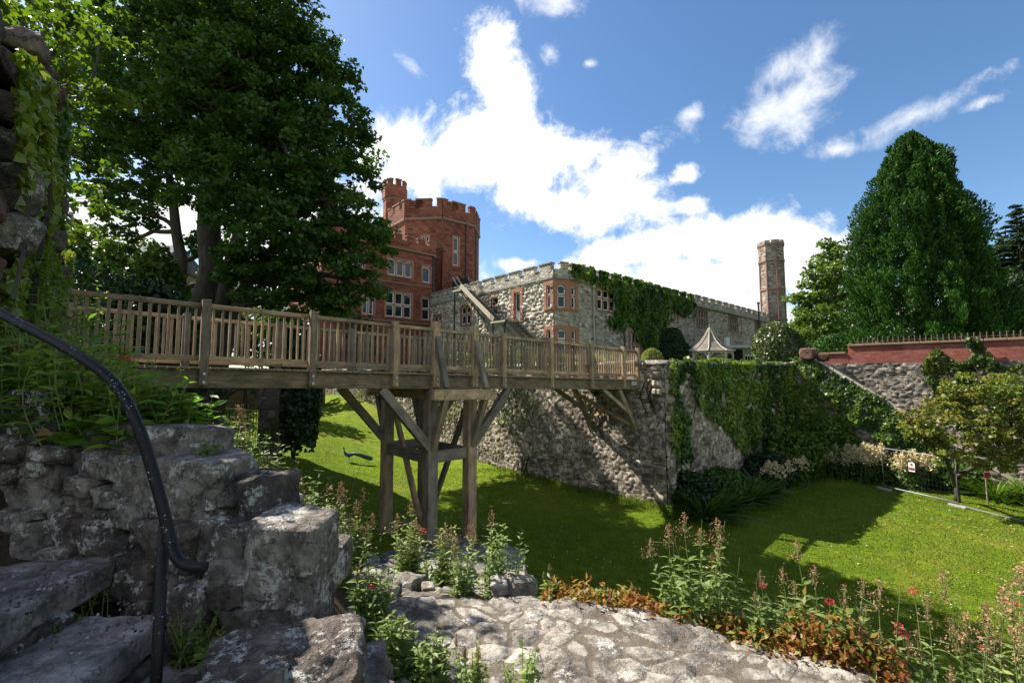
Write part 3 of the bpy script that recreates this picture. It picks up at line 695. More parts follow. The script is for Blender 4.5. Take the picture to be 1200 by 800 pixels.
# ------------------------------------------------------------------ buildings
UPV = np.array([0, 0, 1.0])
class Face:
    """a wall plane: O at z=0, u along it, n outward"""
    def __init__(s, O, u, n): s.O, s.u, s.n = np.array(O, float), np.array(u, float), np.array(n, float)
    def p(s, a, z, o=0.0): return s.O+s.u*a+UPV*z+s.n*o
    def bx(s, mb, a0, a1, z0, z1, o0, o1):
        c = [s.p(a, z, o) for z in (z0, z1) for a, o in ((a0, o1), (a1, o1), (a1, o0), (a0, o0))]
        return mb.hexa(c)
def facade(name, F, s0, s1, z0, z1, ops, mat, parent, depth=.22, off=0.0, skirt=0.0):
    sb = sorted({s0, s1, *[o[0] for o in ops], *[o[1] for o in ops]}); zb = sorted({z0, z1, *[o[2] for o in ops], *[o[3] for o in ops]})
    mb = MB()
    for a0, a1 in zip(sb, sb[1:]):
        for c0, c1 in zip(zb, zb[1:]):
            am, cm = (a0+a1)/2, (c0+c1)/2
            if any(o[0] < am < o[1] and o[2] < cm < o[3] for o in ops): continue
            mb.poly([F.p(a0, c0, off), F.p(a1, c0, off), F.p(a1, c1, off), F.p(a0, c1, off)])
    for a0, a1, c0, c1 in ops:
        for (p, q) in (((a0, c0), (a1, c0)), ((a1, c0), (a1, c1)), ((a1, c1), (a0, c1)), ((a0, c1), (a0, c0))):
            mb.poly([F.p(*p, off), F.p(*q, off), F.p(*q, off-depth), F.p(*p, off-depth)])
        mb.poly([F.p(a0, c0, off-depth), F.p(a1, c0, off-depth), F.p(a1, c1, off-depth), F.p(a0, c1, off-depth)])
    if skirt:
        for (p, q) in (((s0, z0), (s1, z0)), ((s1, z0), (s1, z1)), ((s1, z1), (s0, z1)), ((s0, z1), (s0, z0))):
            mb.poly([F.p(*p, off), F.p(*q, off), F.p(*q, off-skirt), F.p(*p, off-skirt)])
    return mb.build(name, mat, parent, fix=False)
def window(F, s0, s1, z0, z1, parent, lights=1, rows=1, sw=.16, off=0.0, arch=False, sash=WHITE, depth=.2, smat=None, split=.5, surround=True, mull=.12):
    smat = smat or RED; m = MB()
    if surround:
        F.bx(m, s0-sw, s0, z0-.02, z1+sw*.9, off-.05, off+.035); F.bx(m, s1, s1+sw, z0-.02, z1+sw*.9, off-.05, off+.035)
        F.bx(m, s0, s1, z1, z1+sw*.9, off-.05, off+.03)
    F.bx(m, s0-sw*.9, s1+sw*.9, z0-.15, z0-.02 if surround else z0, off-.05, off+.07)
    w = (s1-s0-mull*(lights-1))/lights; zs = z0+(z1-z0)*split
    for i in range(1, lights): a = s0+i*(w+mull); F.bx(m, a-mull, a, z0, z1, off-depth+.02, off-.02)
    if rows > 1: F.bx(m, s0, s1, zs-.05, zs+.05, off-depth+.03, off-.03)
    fr = MB(); tk = min(.085, w*.18)
    for i in range(lights):
        a, b = s0+i*(w+mull), s0+i*(w+mull)+w
        if arch:
            r = (b-a)/2; c = (a+b)/2
            for k in range(6):
                x0, x1 = a+(b-a)*k/6, a+(b-a)*(k+1)/6
                h0 = z1-r+math.sqrt(max(0, r*r-(x0-c)**2)); h1 = z1-r+math.sqrt(max(0, r*r-(x1-c)**2))
                m.hexa([F.p(x0, h0, off-.03), F.p(x1, h1, off-.03), F.p(x1, h1, off-depth+.02), F.p(x0, h0, off-depth+.02), F.p(x0, z1+.001, off-.03), F.p(x1, z1+.001, off-.03), F.p(x1, z1+.001, off-depth+.02), F.p(x0, z1+.001, off-depth+.02)])
                fr.hexa([F.p(x0, h0-tk, off-.10), F.p(x1, h1-tk, off-.10), F.p(x1, h1-tk, off-.15), F.p(x0, h0-tk, off-.15), F.p(x0, h0, off-.10), F.p(x1, h1, off-.10), F.p(x1, h1, off-.15), F.p(x0, h0, off-.15)])
        for r_ in range(rows):
            c0 = z0 if r_ == 0 else zs+.05; c1 = (zs-.05) if (rows > 1 and r_ == 0) else z1
            ct = c1-((b-a)/2 if arch and r_ == rows-1 else 0)
            F.bx(fr, a, a+tk, c0, ct, off-.15, off-.10); F.bx(fr, b-tk, b, c0, ct, off-.15, off-.10); F.bx(fr, a+tk, b-tk, c0, c0+tk, off-.15, off-.10)
            if not (arch and r_ == rows-1): F.bx(fr, a+tk, b-tk, c1-tk, c1, off-.15, off-.10)
    wo = m.build('window', smat, parent)
    pm = MB(); F.bx(pm, s0, s1, z0, z1, off-depth+.004, off-.16); pm.build('pane', GLASS, wo)
    fr.build('sash', sash, wo)
    return wo
def parapet(F, s0, s1, z0, zc, zm, parent, mat, cmat, mer=1.1, gap=.65, th=.4, off=.12, start=0.0):
    """string course, breast wall and merlons with their weathered caps"""
    b = MB(); F.bx(b, s0, s1, z0, zc, off-th, off); k = s0+start; cap = MB(); mr = MB(); sc_ = MB()
    F.bx(sc_, s0, s1, z0-.18, z0-.002, off-th+.1, off+.07)
    while k < s1-.25:
        e = min(k+mer, s1); F.bx(mr, k, e, zc+.001, zm, off-th+.001, off-.003); F.bx(cap, k-.05, e+.05, zm+.002, zm+.13, off-th-.05, off+.06)
        if e+.06 < min(e+gap-.06, s1): F.bx(cap, e+.06, min(e+gap-.06, s1), zc+.002, zc+.09, off-th-.04, off+.05)
        k = e+gap
    b.build('parapet', mat, parent); mr.each('merlon', mat, parent); cap.each('merlon_cap', cmat, parent, bevel=.012); sc_.build('string_course', cmat, parent)
def pipe(F, s, z0, z1, parent, mat, r=.055, off=.12, name='downpipe'):
    m = MB(); m.tube([F.p(s, z0, off), F.p(s, z1, off)], r, 7); 
    for z in np.arange(z0+.5, z1, 1.9): m.tube([F.p(s, z, off), F.p(s, z+.09, off)], r*1.35, 7)
    F.bx(m, s-.14, s+.14, z1-.02, z1+.28, .02, off+.1); m.build(name, mat, parent)

# --- the grey stone range
LD = np.array([-.65, .76, 0]); LNn = np.array([-.76, -.65, 0]); RD = np.array([.731, .683, 0]); RNn = np.array([.683, -.731, 0])
K = np.array([3.54, 34, 0]); FL = Face(K, LD, LNn); FR = Face(K, RD, RNn)
a_, b_ = .5, 1.1; KL = K+LD*a_; KR = K+RD*b_; cu = (KR-KL); cl = np.linalg.norm(cu); cu /= cl
FC = Face(KL, cu, np.array([cu[1], -cu[0], 0]))
rg = empty('stone_castle_range', tuple(K+np.array([0, 0, -.1]))); tag(rg, 'long grey stone castle range with battlements and chamfered corner, half covered in ivy', 'castle')
opsL = [(4.25, 5.05, 4.45, 6.9), (11.4, 12.9, 4.9, 6.6), (16.6, 18.0, 4.6, 6.3), (7.2, 8.2, 5.3, 6.9), (11.2, 12.8, 1.0, 2.6), (6.5, 7.9, 1.2, 2.9), (.80, 1.22, 5.2, 6.95), (.80, 1.22, 1.75, 3.5)]
opsR = [(4.8, 7.4, 5.5, 7.2), (9.5, 11.3, 1.9, 3.85), (16.7, 18.5, 5.5, 6.75), (23.0, 25.5, 5.45, 7.3), (31.7, 34.3, 5.55, 7.35), (40.4, 42.6, 5.4, 7.3), (13.2, 14.6, 1.0, 2.6), (1.45, 1.90, 5.2, 6.95), (1.45, 1.90, 1.75, 3.5)]
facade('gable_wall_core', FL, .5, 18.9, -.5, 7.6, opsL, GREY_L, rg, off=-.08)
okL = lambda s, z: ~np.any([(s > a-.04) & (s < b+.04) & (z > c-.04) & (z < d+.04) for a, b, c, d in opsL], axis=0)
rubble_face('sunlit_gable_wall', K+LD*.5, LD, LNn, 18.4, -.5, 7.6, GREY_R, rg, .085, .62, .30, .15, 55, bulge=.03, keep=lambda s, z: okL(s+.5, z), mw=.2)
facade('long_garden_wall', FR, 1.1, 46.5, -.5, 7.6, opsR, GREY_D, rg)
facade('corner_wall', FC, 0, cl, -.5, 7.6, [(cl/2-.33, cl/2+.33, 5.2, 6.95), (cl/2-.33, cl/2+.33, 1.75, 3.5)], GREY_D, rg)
kb = [K+LD*18.9, K+LD*18.9+RD*9, K+RD*46.5+LD*9, K+RD*46.5]
m = MB()
for p, q in zip(kb, kb[1:]): m.poly([(*p[:2], -.5), (*q[:2], -.5), (*q[:2], 8.2), (*p[:2], 8.2)])
m.build('rear_wall', GREY_D, rg, fix=False)
m = MB(); m.poly([(*p[:2], 7.7) for p in (KL+(FL.n)*-.1, KR-FR.n*.1, kb[3], kb[2], kb[1], kb[0])]); m.build('flat_roof', LEAD, rg, fix=False)
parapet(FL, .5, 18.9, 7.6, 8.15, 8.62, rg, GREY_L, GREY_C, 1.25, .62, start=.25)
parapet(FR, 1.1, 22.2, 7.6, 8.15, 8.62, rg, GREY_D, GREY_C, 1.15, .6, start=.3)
parapet(FR, 22.25, 46.5, 7.75, 8.25, 8.72, rg, GREY_D, GREY_C, 1.25, .62, off=.2, start=.1)
parapet(FC, 0.05, cl-.05, 7.6, 8.15, 8.62, rg, GREY_L, GREY_C, 2, .5, start=.45)
# red dressed panels round the chamfered corner, upper and lower
for zl, zh, g0, g1 in ((4.95, 7.42, 5.2, 6.95), (1.2, 3.8, 1.75, 3.5)):
    facade('red_corner_panel', FC, -.02, cl+.02, zl, zh, [(cl/2-.33, cl/2+.33, g0, g1)], RED, rg, .24, .05, .05)
    facade('red_corner_panel', FL, .46, 1.5, zl, zh, [(.80, 1.22, g0, g1)], RED, rg, .24, .14, .14)
    facade('red_corner_panel', FR, 1.1, 2.25, zl, zh, [(1.45, 1.90, g0, g1)], RED, rg, .24, .05, .05)
    window(FC, cl/2-.33, cl/2+.33, g0, g1, rg, 1, 2, off=.05, arch=True, surround=False, split=.56)
    window(FL, .80, 1.22, g0, g1, rg, 1, 2, off=.14, arch=True, surround=False, split=.56)
    window(FR, 1.45, 1.90, g0, g1, rg, 1, 2, off=.05, arch=True, surround=False, split=.56)
window(FL, 11.4, 12.9, 4.9, 6.6, rg, 2, 2, arch=True, split=.55, off=.09); window(FL, 16.6, 18.0, 4.6, 6.3, rg, 2, 2, arch=True, split=.55, off=.09)
window(FL, 7.2, 8.2, 5.3, 6.9, rg, 1, 2, off=.09); window(FL, 11.2, 12.8, 1.0, 2.6, rg, 2, 2, off=.09); window(FL, 6.5, 7.9, 1.2, 2.9, rg, 2, 2, off=.09)
window(FR, 4.8, 7.4, 5.5, 7.2, rg, 3, 2, split=.57); window(FR, 9.5, 11.3, 1.9, 3.85, rg, 3, 2, split=.5); window(FR, 16.7, 18.5, 5.5, 6.75, rg, 3, 1)
window(FR, 13.2, 14.6, 1.0, 2.6, rg, 2, 2)
for a, b, c, d in opsR[3:6]: window(FR, a, b, c, d, rg, 4, 2, arch=True, split=.5, sash=GREYW, sw=.22, mull=.11, smat=RED_D)
# door with its red jambs
m = MB(); FL.bx(m, 3.95, 4.25, 4.4, 7.25, -.05, .16); FL.bx(m, 5.05, 5.35, 4.4, 7.25, -.05, .16); FL.bx(m, 4.25, 5.05, 6.9, 7.25, -.05, .15); m.build('door_surround', RED, rg)
m = MB(); FL.bx(m, 4.25, 5.05, 4.46, 6.9, -.2, -.12); dr = m.build('door', WHITE, rg)
m = MB(); FL.bx(m, 4.37, 4.93, 5.4, 6.78, -.115, -.105); m.build('pane', GLASS, dr)
for s, zt in ((4.15, 7.2), (22.3, 8.3), (35.5, 6.9)): pipe(FR, s, 0, zt, rg, GREYW)
pipe(FR, 8.6, 0, 4.0, rg, DARKM); pipe(FR, 13.9, 3.0, 7.4, rg, GREYW); pipe(FL, 10.2, 0, 7.2, rg, GREYW)
m = MB(); FR.bx(m, 30.0, 30.9, 3.6, 4.6, .02, .3); m.build('vent_box', WHITE, rg)
m = MB(); m.tube([FR.p(41.3, 2.0, .25), FR.p(41.3, 9.8, .25)], .13, 8); FR.bx(m, 41.15, 41.45, 9.8, 10.1, .1, .4); m.build('soil_stack', DARKM, rg)
m = MB(); FR.bx(m, 39.0, 39.04, 8.2, 11.4, -.3, -.26); FR.bx(m, 38.6, 39.5, 11.2, 11.24, -.3, -.26); FR.bx(m, 38.7, 39.4, 10.9, 10.94, -.3, -.26); m.build('aerial', LEAD, rg)

# --- octagonal chimney tower at the far end
def octo(c, R_, ph, z): return [np.array([c[0]+R_*math.cos(ph+k*math.pi/4), c[1]+R_*math.sin(ph+k*math.pi/4), z]) for k in range(8)]
cc = np.array([38.4, 66.3, 0]); ct = empty('octagonal_chimney_tower', (cc[0], cc[1], 0)); tag(ct, 'tall octagonal chimney tower of red and grey stone at the end of the grey range', 'tower')
ph = math.atan2(-66.3, -38.4)+math.pi/8
STR = mat_masonry('chequered_tower_stone', [(.115, .07, .055), (.165, .11, .085), (.29, .265, .23), (.15, .135, .12)], (.18, .15, .12), 1.9, 3.4, .05, .5, .05)
m = MB(); m.prism([p[:2] for p in octo(cc, 1.78, ph, 0)], -.4, 8.0); m.prism([p[:2] for p in octo(cc, 1.66, ph, 0)], 8.0, 19.0); m.build('shaft', STR, ct)
m = MB()
for z0, r, h in ((7.9, 1.9, .22), (12.4, 1.82, .2), (16.6, 1.86, .2), (19.0, 1.9, .3)): m.prism([p[:2] for p in octo(cc, r, ph, 0)], z0, z0+h)
m.each('string_course', RED_D, ct)
m = MB(); m.prism([p[:2] for p in octo(cc, 1.78, ph, 0)], 16.8, 19.0); m.build('crown_block', STR, ct)
m = MB()
for k in range(8):
    p, q = octo(cc, 1.84, ph, 0)[k], octo(cc, 1.84, ph, 0)[(k+1) % 8]; d = q-p; nn = np.array([d[1], -d[0], 0]); nn /= np.linalg.norm(nn)
    for a in (.04, .56): m.box(Vector(p+d*a)+Vector((0, 0, 19.3)), d*.40, -nn*.3, (0, 0, .38))
m.each('merlon', GREY_C, ct)
m = MB()
for k in range(8):
    p = octo(cc, 1.67, ph, 0)[k]; m.tube([p+UPV*8.1, p+UPV*16.5], .13, 6)
m.each('corner_shaft', RED_D, ct)

# --- the big red octagonal tower, its turret and the red wing
tcn = np.array([-9.66, 56, 0]); f_ = unit(np.array([-9.66, 56, 0])); r_ = np.array([f_[1], -f_[0], 0])
tw = empty('octagonal_castle_tower', (tcn[0], tcn[1], 0)); tag(tw, 'broad octagonal red sandstone castle tower with battlements', 'tower')
TR = 5.65
tv = [tcn+TR*(math.cos(R(172-45*k))*r_-math.sin(R(172-45*k))*f_) for k in range(8)]
for k in range(8):
    p, q = tv[k], tv[(k+1) % 8]; u = unit(q-p); wln = np.linalg.norm(q-p); nn = np.array([u[1], -u[0], 0])
    if nn.dot(p-tcn) < 0: nn = -nn
    F = Face(p, u, nn); ops = []
    if k == 1: ops = [(2.0, 2.75, 14.0, 15.8)]
    if k == 2: ops = [(1.55, 2.2, 12.7, 16.0)]
    if k == 0: ops = [(2.6, 3.4, 13.8, 15.9)]
    if k < 4 or k > 6: rm = mat_blockwork('red_tower_ashlar', [(.105, .035, .022), (.165, .054, .032), (.21, .08, .05)], (.16, .085, .062), .6, .3, .35, math.atan2(u[1], u[0]))
    facade('tower_wall', F, 0, wln, -.5, 18.0, ops, rm, tw)
    for o in ops: window(F, *o, tw, 2 if k == 1 else 1, 2, sash=GREYW if k == 0 else WHITE, sw=.2)
    b = MB(); F.bx(b, .0, wln, 18.0, 19.15, -.3, .14); F.bx(b, .55, wln*.5-.12, 19.151, 20.0, -.298, .137); F.bx(b, wln*.5+.68, wln-.12, 19.151, 20.0, -.298, .137) if False else None
    F.bx(b, 1.25, wln-1.25, 19.151, 20.05, -.298, .137); F.bx(b, 0, .62, 19.151, 20.05, -.298, .137); F.bx(b, wln-.62, wln, 19.151, 20.05, -.298, .137)
    b.each('merlon', rm, tw)
    c = MB(); F.bx(c, -.02, wln+.02, 17.75, 17.995, -.1, .2); F.bx(c, 1.2, wln-1.2, 20.052, 20.2, -.35, .2); F.bx(c, 0, .67, 20.052, 20.2, -.35, .2); F.bx(c, wln-.67, wln, 20.052, 20.2, -.35, .2)
    F.bx(c, .68, 1.19, 19.152, 19.24, -.35, .18); F.bx(c, wln-1.19, wln-.68, 19.152, 19.24, -.35, .18); F.bx(c, 0, wln, 9.3, 9.5, -.1, .08); c.each('coping', RED_D, tw)
    if k == 2:
        c = MB(); F.bx(c, -.12, .9, 0, 14.6, -.2, .35); c.hexa([F.p(-.12, 14.6, -.2), F.p(.9, 14.6, -.2), F.p(.9, 14.6, .35), F.p(-.12, 14.6, .35), F.p(-.12, 15.4, -.2), F.p(.9, 15.4, -.2), F.p(.9, 14.9, .0), F.p(-.12, 14.9, .0)]); c.build('buttress', rm, tw)
        pipe(F, 3.2, 8, 17.6, tw, DARKM, .07); c = MB(); c.tube([F.p(2.3, 11.6, .1), F.p(3.2, 10.6, .1)], .06, 6); c.build('branch_pipe', DARKM, tw)
    if k == 3: pipe(F, 1.2, 8, 19.6, tw, DARKM, .08)
m = MB(); m.poly([tuple(p+UPV*18.4) for p in tv]); m.build('tower_roof', LEAD, tw, fix=False)
tc2 = np.array([-15.9, 60, 0]); tt = empty('stair_turret', (tc2[0], tc2[1], 0)); tag(tt, 'slim red sandstone stair turret rising behind the broad octagonal tower', 'turret')
m = MB(); m.prism([p[:2] for p in octo(tc2, 1.48, .2, 0)], 0, 23.6); m.build('shaft', RED_ASH, tt)
m = MB(); m.prism([p[:2] for p in octo(tc2, 1.66, .2, 0)], 23.6, 25.2); m.build('parapet', RED_ASH, tt)
m = MB(); c = MB()
for k in range(8):
    pa, pb = octo(tc2, 1.66, .2, 0)[k], octo(tc2, 1.66, .2, 0)[(k+1) % 8]; F = Face(pa, unit(pb-pa), unit((pa+pb)/2-tc2)); w_ = np.linalg.norm(pb-pa)
    F.bx(m, w_*.22, w_*.78, 25.2, 25.95, -.3, -.003); F.bx(c, w_*.17, w_*.83, 25.952, 26.1, -.34, .05)
m.each('merlon', RED_ASH, tt); c.each('merlon_cap', RED_D, tt)
m = MB(); m.prism([p[:2] for p in octo(tc2, 1.56, .2, 0)], 23.3, 23.58); m.build('string_course', RED_D, tt)
WR = np.array([-8.4, 48.5, 0]); WDv = -RD; FW = Face(WR, WDv, RNn)
wg = empty('red_castle_wing', tuple(WR)); tag(wg, 'red sandstone castle wing with battlements and pale mullioned windows, partly behind the sycamore', 'castle')
WL = 12.0
opsW = [(2.75, 5.45, 10.1, 11.75), (.55, 1.45, 9.9, 11.5), (2.75, 5.6, 5.9, 8.35), (.55, 1.45, 5.9, 8.2), (6.9, 8.0, 5.9, 7.7), (8.0, 9.8, 10.0, 11.6)]
RW_ = mat_blockwork('red_wing_ashlar', [(.12, .04, .025), (.185, .06, .036), (.23, .086, .054)], (.18, .095, .07), .55, .27, .35, math.atan2(RD[1], RD[0]))
facade('front_wall', FW, 0, WL, -4, 13.0, opsW, RW_, wg)
window(FW, *opsW[0], wg, 3, 1, arch=True, sw=.2); window(FW, *opsW[1], wg, 1, 1, sw=.2); window(FW, *opsW[2], wg, 3, 2, sw=.2); window(FW, *opsW[3], wg, 1, 2, sw=.2); window(FW, *opsW[4], wg, 2, 1, sw=.2); window(FW, *opsW[5], wg, 2, 1, sw=.2)
FW2 = Face(WR, np.array([-.683, .731, 0]), RD); FW3 = Face(WR+WDv*WL, np.array([-.683, .731, 0]), -RD)
facade('end_wall', FW2, 0, 9, -4, 13.0, [], RW_, wg); facade('far_end_wall', FW3, 0, 9, -4, 13.0, [], RW_, wg)
m = MB(); m.poly([tuple(p+UPV*13.1) for p in (WR, WR+WDv*WL, WR+WDv*WL+FW2.u*9, WR+FW2.u*9)]); m.build('roof', LEAD, wg, fix=False)
for F, l in ((FW, WL), (FW2, 9), (FW3, 9)): parapet(F, 0.0, l, 13.0, 13.75, 14.3, wg, RW_, RED_D, .8, .55, .4, .18, start=.0)
m = MB(); FW.bx(m, 0, WL, 5.3, 5.5, -.1, .14); FW2.bx(m, 0, 9, 5.3, 5.5, -.1, .138); FW.bx(m, 0, WL, 9.3, 9.45, -.1, .08); m.each('string_course', RED_D, wg)
m = MB(); m.tube([FW.p(.2, -4, .15), FW.p(.2, 12.8, .15)], .08, 7); m.build('downpipe', DARKM, wg)
rs = empty('roof_stair', tuple(FL.p(17.4, 8.3, -1.6))); tag(rs, 'dark roof stair with pale handrails tucked against the red tower', 'stair')
o = Face(FL.p(16.2, 0, -1.4), -LD, LNn); m = MB(); o.bx(m, -1.6, 1.6, 8.0, 10.2, -.7, -.6); m.build('stair_side', DARKM, rs)
m = MB()
for d in (0, .75): m.bar(o.p(-1.2+d, 10.5, -.4), o.p(.9+d, 8.3, -.4), .1, .16)
m.each('handrail', GREYW, rs)

# --- timber and metal fire escape on the sunlit wall
fe = empty('fire_escape', tuple(FL.p(4.5, 0, 1))); tag(fe, 'outside fire escape stair with a pale plank side, climbing the sunlit stone wall', 'stair')
m = MB(); FL.bx(m, 10.7, 12.0, 7.75, 7.9, .15, 1.7); FL.bx(m, 4.1, 6.0, 4.28, 4.42, .15, 1.9); m.each('landing', GREYW, fe)
m = MB(); m.bar(FL.p(10.8, 8.2, 1.62), FL.p(5.9, 4.62, 1.62), .07, .40, (0, 0, 1)); m.build('plank_side', STAIRP, fe)
m = MB(); m.bar(FL.p(10.8, 7.8, .55), FL.p(5.9, 4.35, .55), .07, .4); m.bar(FL.p(4.1, 4.3, 1.8), FL.p(-.4, 1.0, 1.8), .08, .34); m.bar(FL.p(4.1, 4.3, .7), FL.p(-.4, 1.0, .7), .08, .34); m.each('stringer', DARKM, fe)
m = MB()
for i in range(15):
    q = (i+.5)/15; FL.bx(m, 10.8-4.9*q-.15, 10.8-4.9*q+.15, 7.85-3.45*q-.03, 7.85-3.45*q+.02, .59, 1.58)
    FL.bx(m, 4.1-4.5*q-.15, 4.1-4.5*q+.15, 4.35-3.3*q-.03, 4.35-3.3*q+.02, .75, 1.75)
m.each('tread', WG, fe)
m = MB()
for o_ in (.6, 1.85):
    m.bar(FL.p(4.1, 5.35, o_), FL.p(-.4, 2.05, o_), .05, .05)
    for i in range(24): q = i/23; m.bar(FL.p(4.1-4.5*q, 4.3-3.3*q, o_), FL.p(4.1-4.5*q, 5.35-3.3*q, o_), .03, .03)
m.bar(FL.p(10.8, 9.0, .55), FL.p(5.9, 5.5, .55), .05, .05)
for i in range(26): q = i/25; m.bar(FL.p(10.8-4.9*q, 7.9-3.45*q, .55), FL.p(10.8-4.9*q, 9.0-3.5*q, .55), .03, .03)
for s in np.linspace(4.1, 6.0, 12): m.bar(FL.p(s, 4.4, 1.88), FL.p(s, 5.4, 1.88), .03, .03)
m.bar(FL.p(4.1, 5.4, 1.88), FL.p(6, 5.4, 1.88), .05, .05); m.build('railing', DARKM, fe)
m = MB()
for s, o_, z in ((5.8, 1.75, 4.3), (4.3, 1.75, 4.3), (11.8, 1.6, 7.75)): m.bar(FL.p(s, -.3, o_), FL.p(s, z, o_), .14, .14)
m.bar(FL.p(10.8, 7.7, 1.6), FL.p(9.0, 4.9, .1), .1, .1); m.each('support_post', DARKM, fe)

# --- gazebo, conservatory, lodge and far house
gc = np.array([(832.5-600)/FPX*36, 36, -.12]); gz = empty('gazebo', tuple(gc)); tag(gz, 'small octagonal timber gazebo with a bell shaped shingle roof behind the ivy wall', 'gazebo')
go = lambda r, z: [gc+np.array([r*math.cos(k*math.pi/4+.30), r*math.sin(k*math.pi/4+.30), z]) for k in range(8)]
m = MB(); rings = [(1.78, 2.02), (1.2, 2.32), (.72, 2.75), (.34, 3.28), (.05, 3.85)]
for (r0, z0), (r1, z1) in zip(rings, rings[1:]):
    A, B = go(r0, z0), go(r1, z1)
    for k in range(8): m.poly([A[k], A[(k+1) % 8], B[(k+1) % 8], B[k]])
m.poly(go(1.78, 2.0)[::-1]); m.build('roof', SHINGLE, gz, fix=False)
m = MB()
for k in range(8):
    m.tube([go(r*1.01+.01, z+.03)[k] for r, z in rings], .045, 5)
m.tube([gc+UPV*3.8, gc+UPV*4.15], [.06, .02], 6); m.build('hip_ridge', GREYW, gz)
m = MB()
for k in range(8):
    p, q = go(1.6, 0)[k], go(1.6, 0)[(k+1) % 8]; m.bar(p, p+UPV*2.02, .12, .12); m.bar(p+UPV*1.93, q+UPV*1.93, .09, .14); m.bar(p+UPV*1.5, p+(q-p)*.3+UPV*1.9, .07, .07); m.bar(q+UPV*1.5, q+(p-q)*.3+UPV*1.9, .07, .07)
m.build('post', GREYW, gz)
m = MB()
for k in range(8):
    if k == 5: continue
    p, q = go(1.6, 0)[k], go(1.6, 0)[(k+1) % 8]; m.bar(p+UPV*.9, q+UPV*.9, .07, .07)
    for i in range(1, 9): a = p+(q-p)*i/9; m.bar(a, a+UPV*.9, .04, .04)
m.build('balustrade', GREYW, gz)
cv = empty('conservatory', (23.0, 45, -.12)); tag(cv, 'low garden room with a pale flat roof and a glazed white door beside the gazebo', 'building')
FCv = Face((21.4, 45, 0), (1, 0.12, 0), (.12, -1, 0)); facade('wall', FCv, 0, 3.6, -.3, 2.75, [(1.75, 2.75, -.1, 2.1)], GREY_C, cv)
m = MB(); FCv.bx(m, -.2, 3.8, 2.75, 3.0, -4, .25); m.build('flat_roof', LEAD, cv)
m = MB(); FCv.bx(m, 1.75, 2.75, -.1, 2.1, -.2, -.1); d_ = m.build('door', WHITE, cv); m = MB()
for i in range(3):
    for j in range(4): FCv.bx(m, 1.85+i*.28, 2.08+i*.28, .1+j*.48, .5+j*.48, -.12, -.092)
m.build('pane', GLASS, d_)
m = MB(); FCv.bx(m, -.2, 1.5, 0, 2.6, .02, .06); m.build('glazed_screen', GLASS, cv)
lo = empty('garden_lodge', (33.4, 50, -.12)); tag(lo, 'low slate roofed lodge half hidden behind the round bush', 'building')
m = MB(); m.box((31.2, 49, -.12), (5.5, 0, 0), (0, 4, 0), (0, 0, 2.5)); m.build('wall', GREY_D, lo)
m = MB(); m.hexa([(30.9, 48.7, 2.39), (37, 48.7, 2.39), (37, 53.3, 2.39), (30.9, 53.3, 2.39), (31.2, 51, 4.4), (36.7, 51, 4.4), (36.7, 51.05, 4.4), (31.2, 51.05, 4.4)]); m.build('roof', SLATE, lo)
FLo = Face((31.2, 49, 0), (1, 0, 0), (0, -1, 0)); window(FLo, .6, 2.0, .8, 2.0, lo, 3, 1, off=.1, smat=WHITE)
hs_ = empty('grey_stone_house', (-37.5, 44, 0)); tag(hs_, 'grey stone house glimpsed through the gap below the sycamore branches', 'building')
m = MB(); m.box((-42, 42, -4), (8.6, 0, 0), (0, 7, 0), (0, 0, 14.3)); m.build('wall', GREY_D, hs_)
m = MB(); m.hexa([(-42.4, 41.6, 10.31), (-33.0, 41.6, 10.31), (-33.0, 49.4, 10.31), (-42.4, 49.4, 10.31), (-42.0, 45.4, 13.2), (-33.6, 45.4, 13.2), (-33.6, 45.5, 13.2), (-42, 45.5, 13.2)]); m.build('roof', SLATE, hs_)
FH = Face((-42, 42, 0), (1, 0, 0), (0, -1, 0))
for a in (1.2, 4.0, 6.6): window(FH, a, a+1.0, 7.5, 9.2, hs_, 1, 2, off=.1); window(FH, a, a+1.0, 4, 5.7, hs_, 1, 2, off=.1)

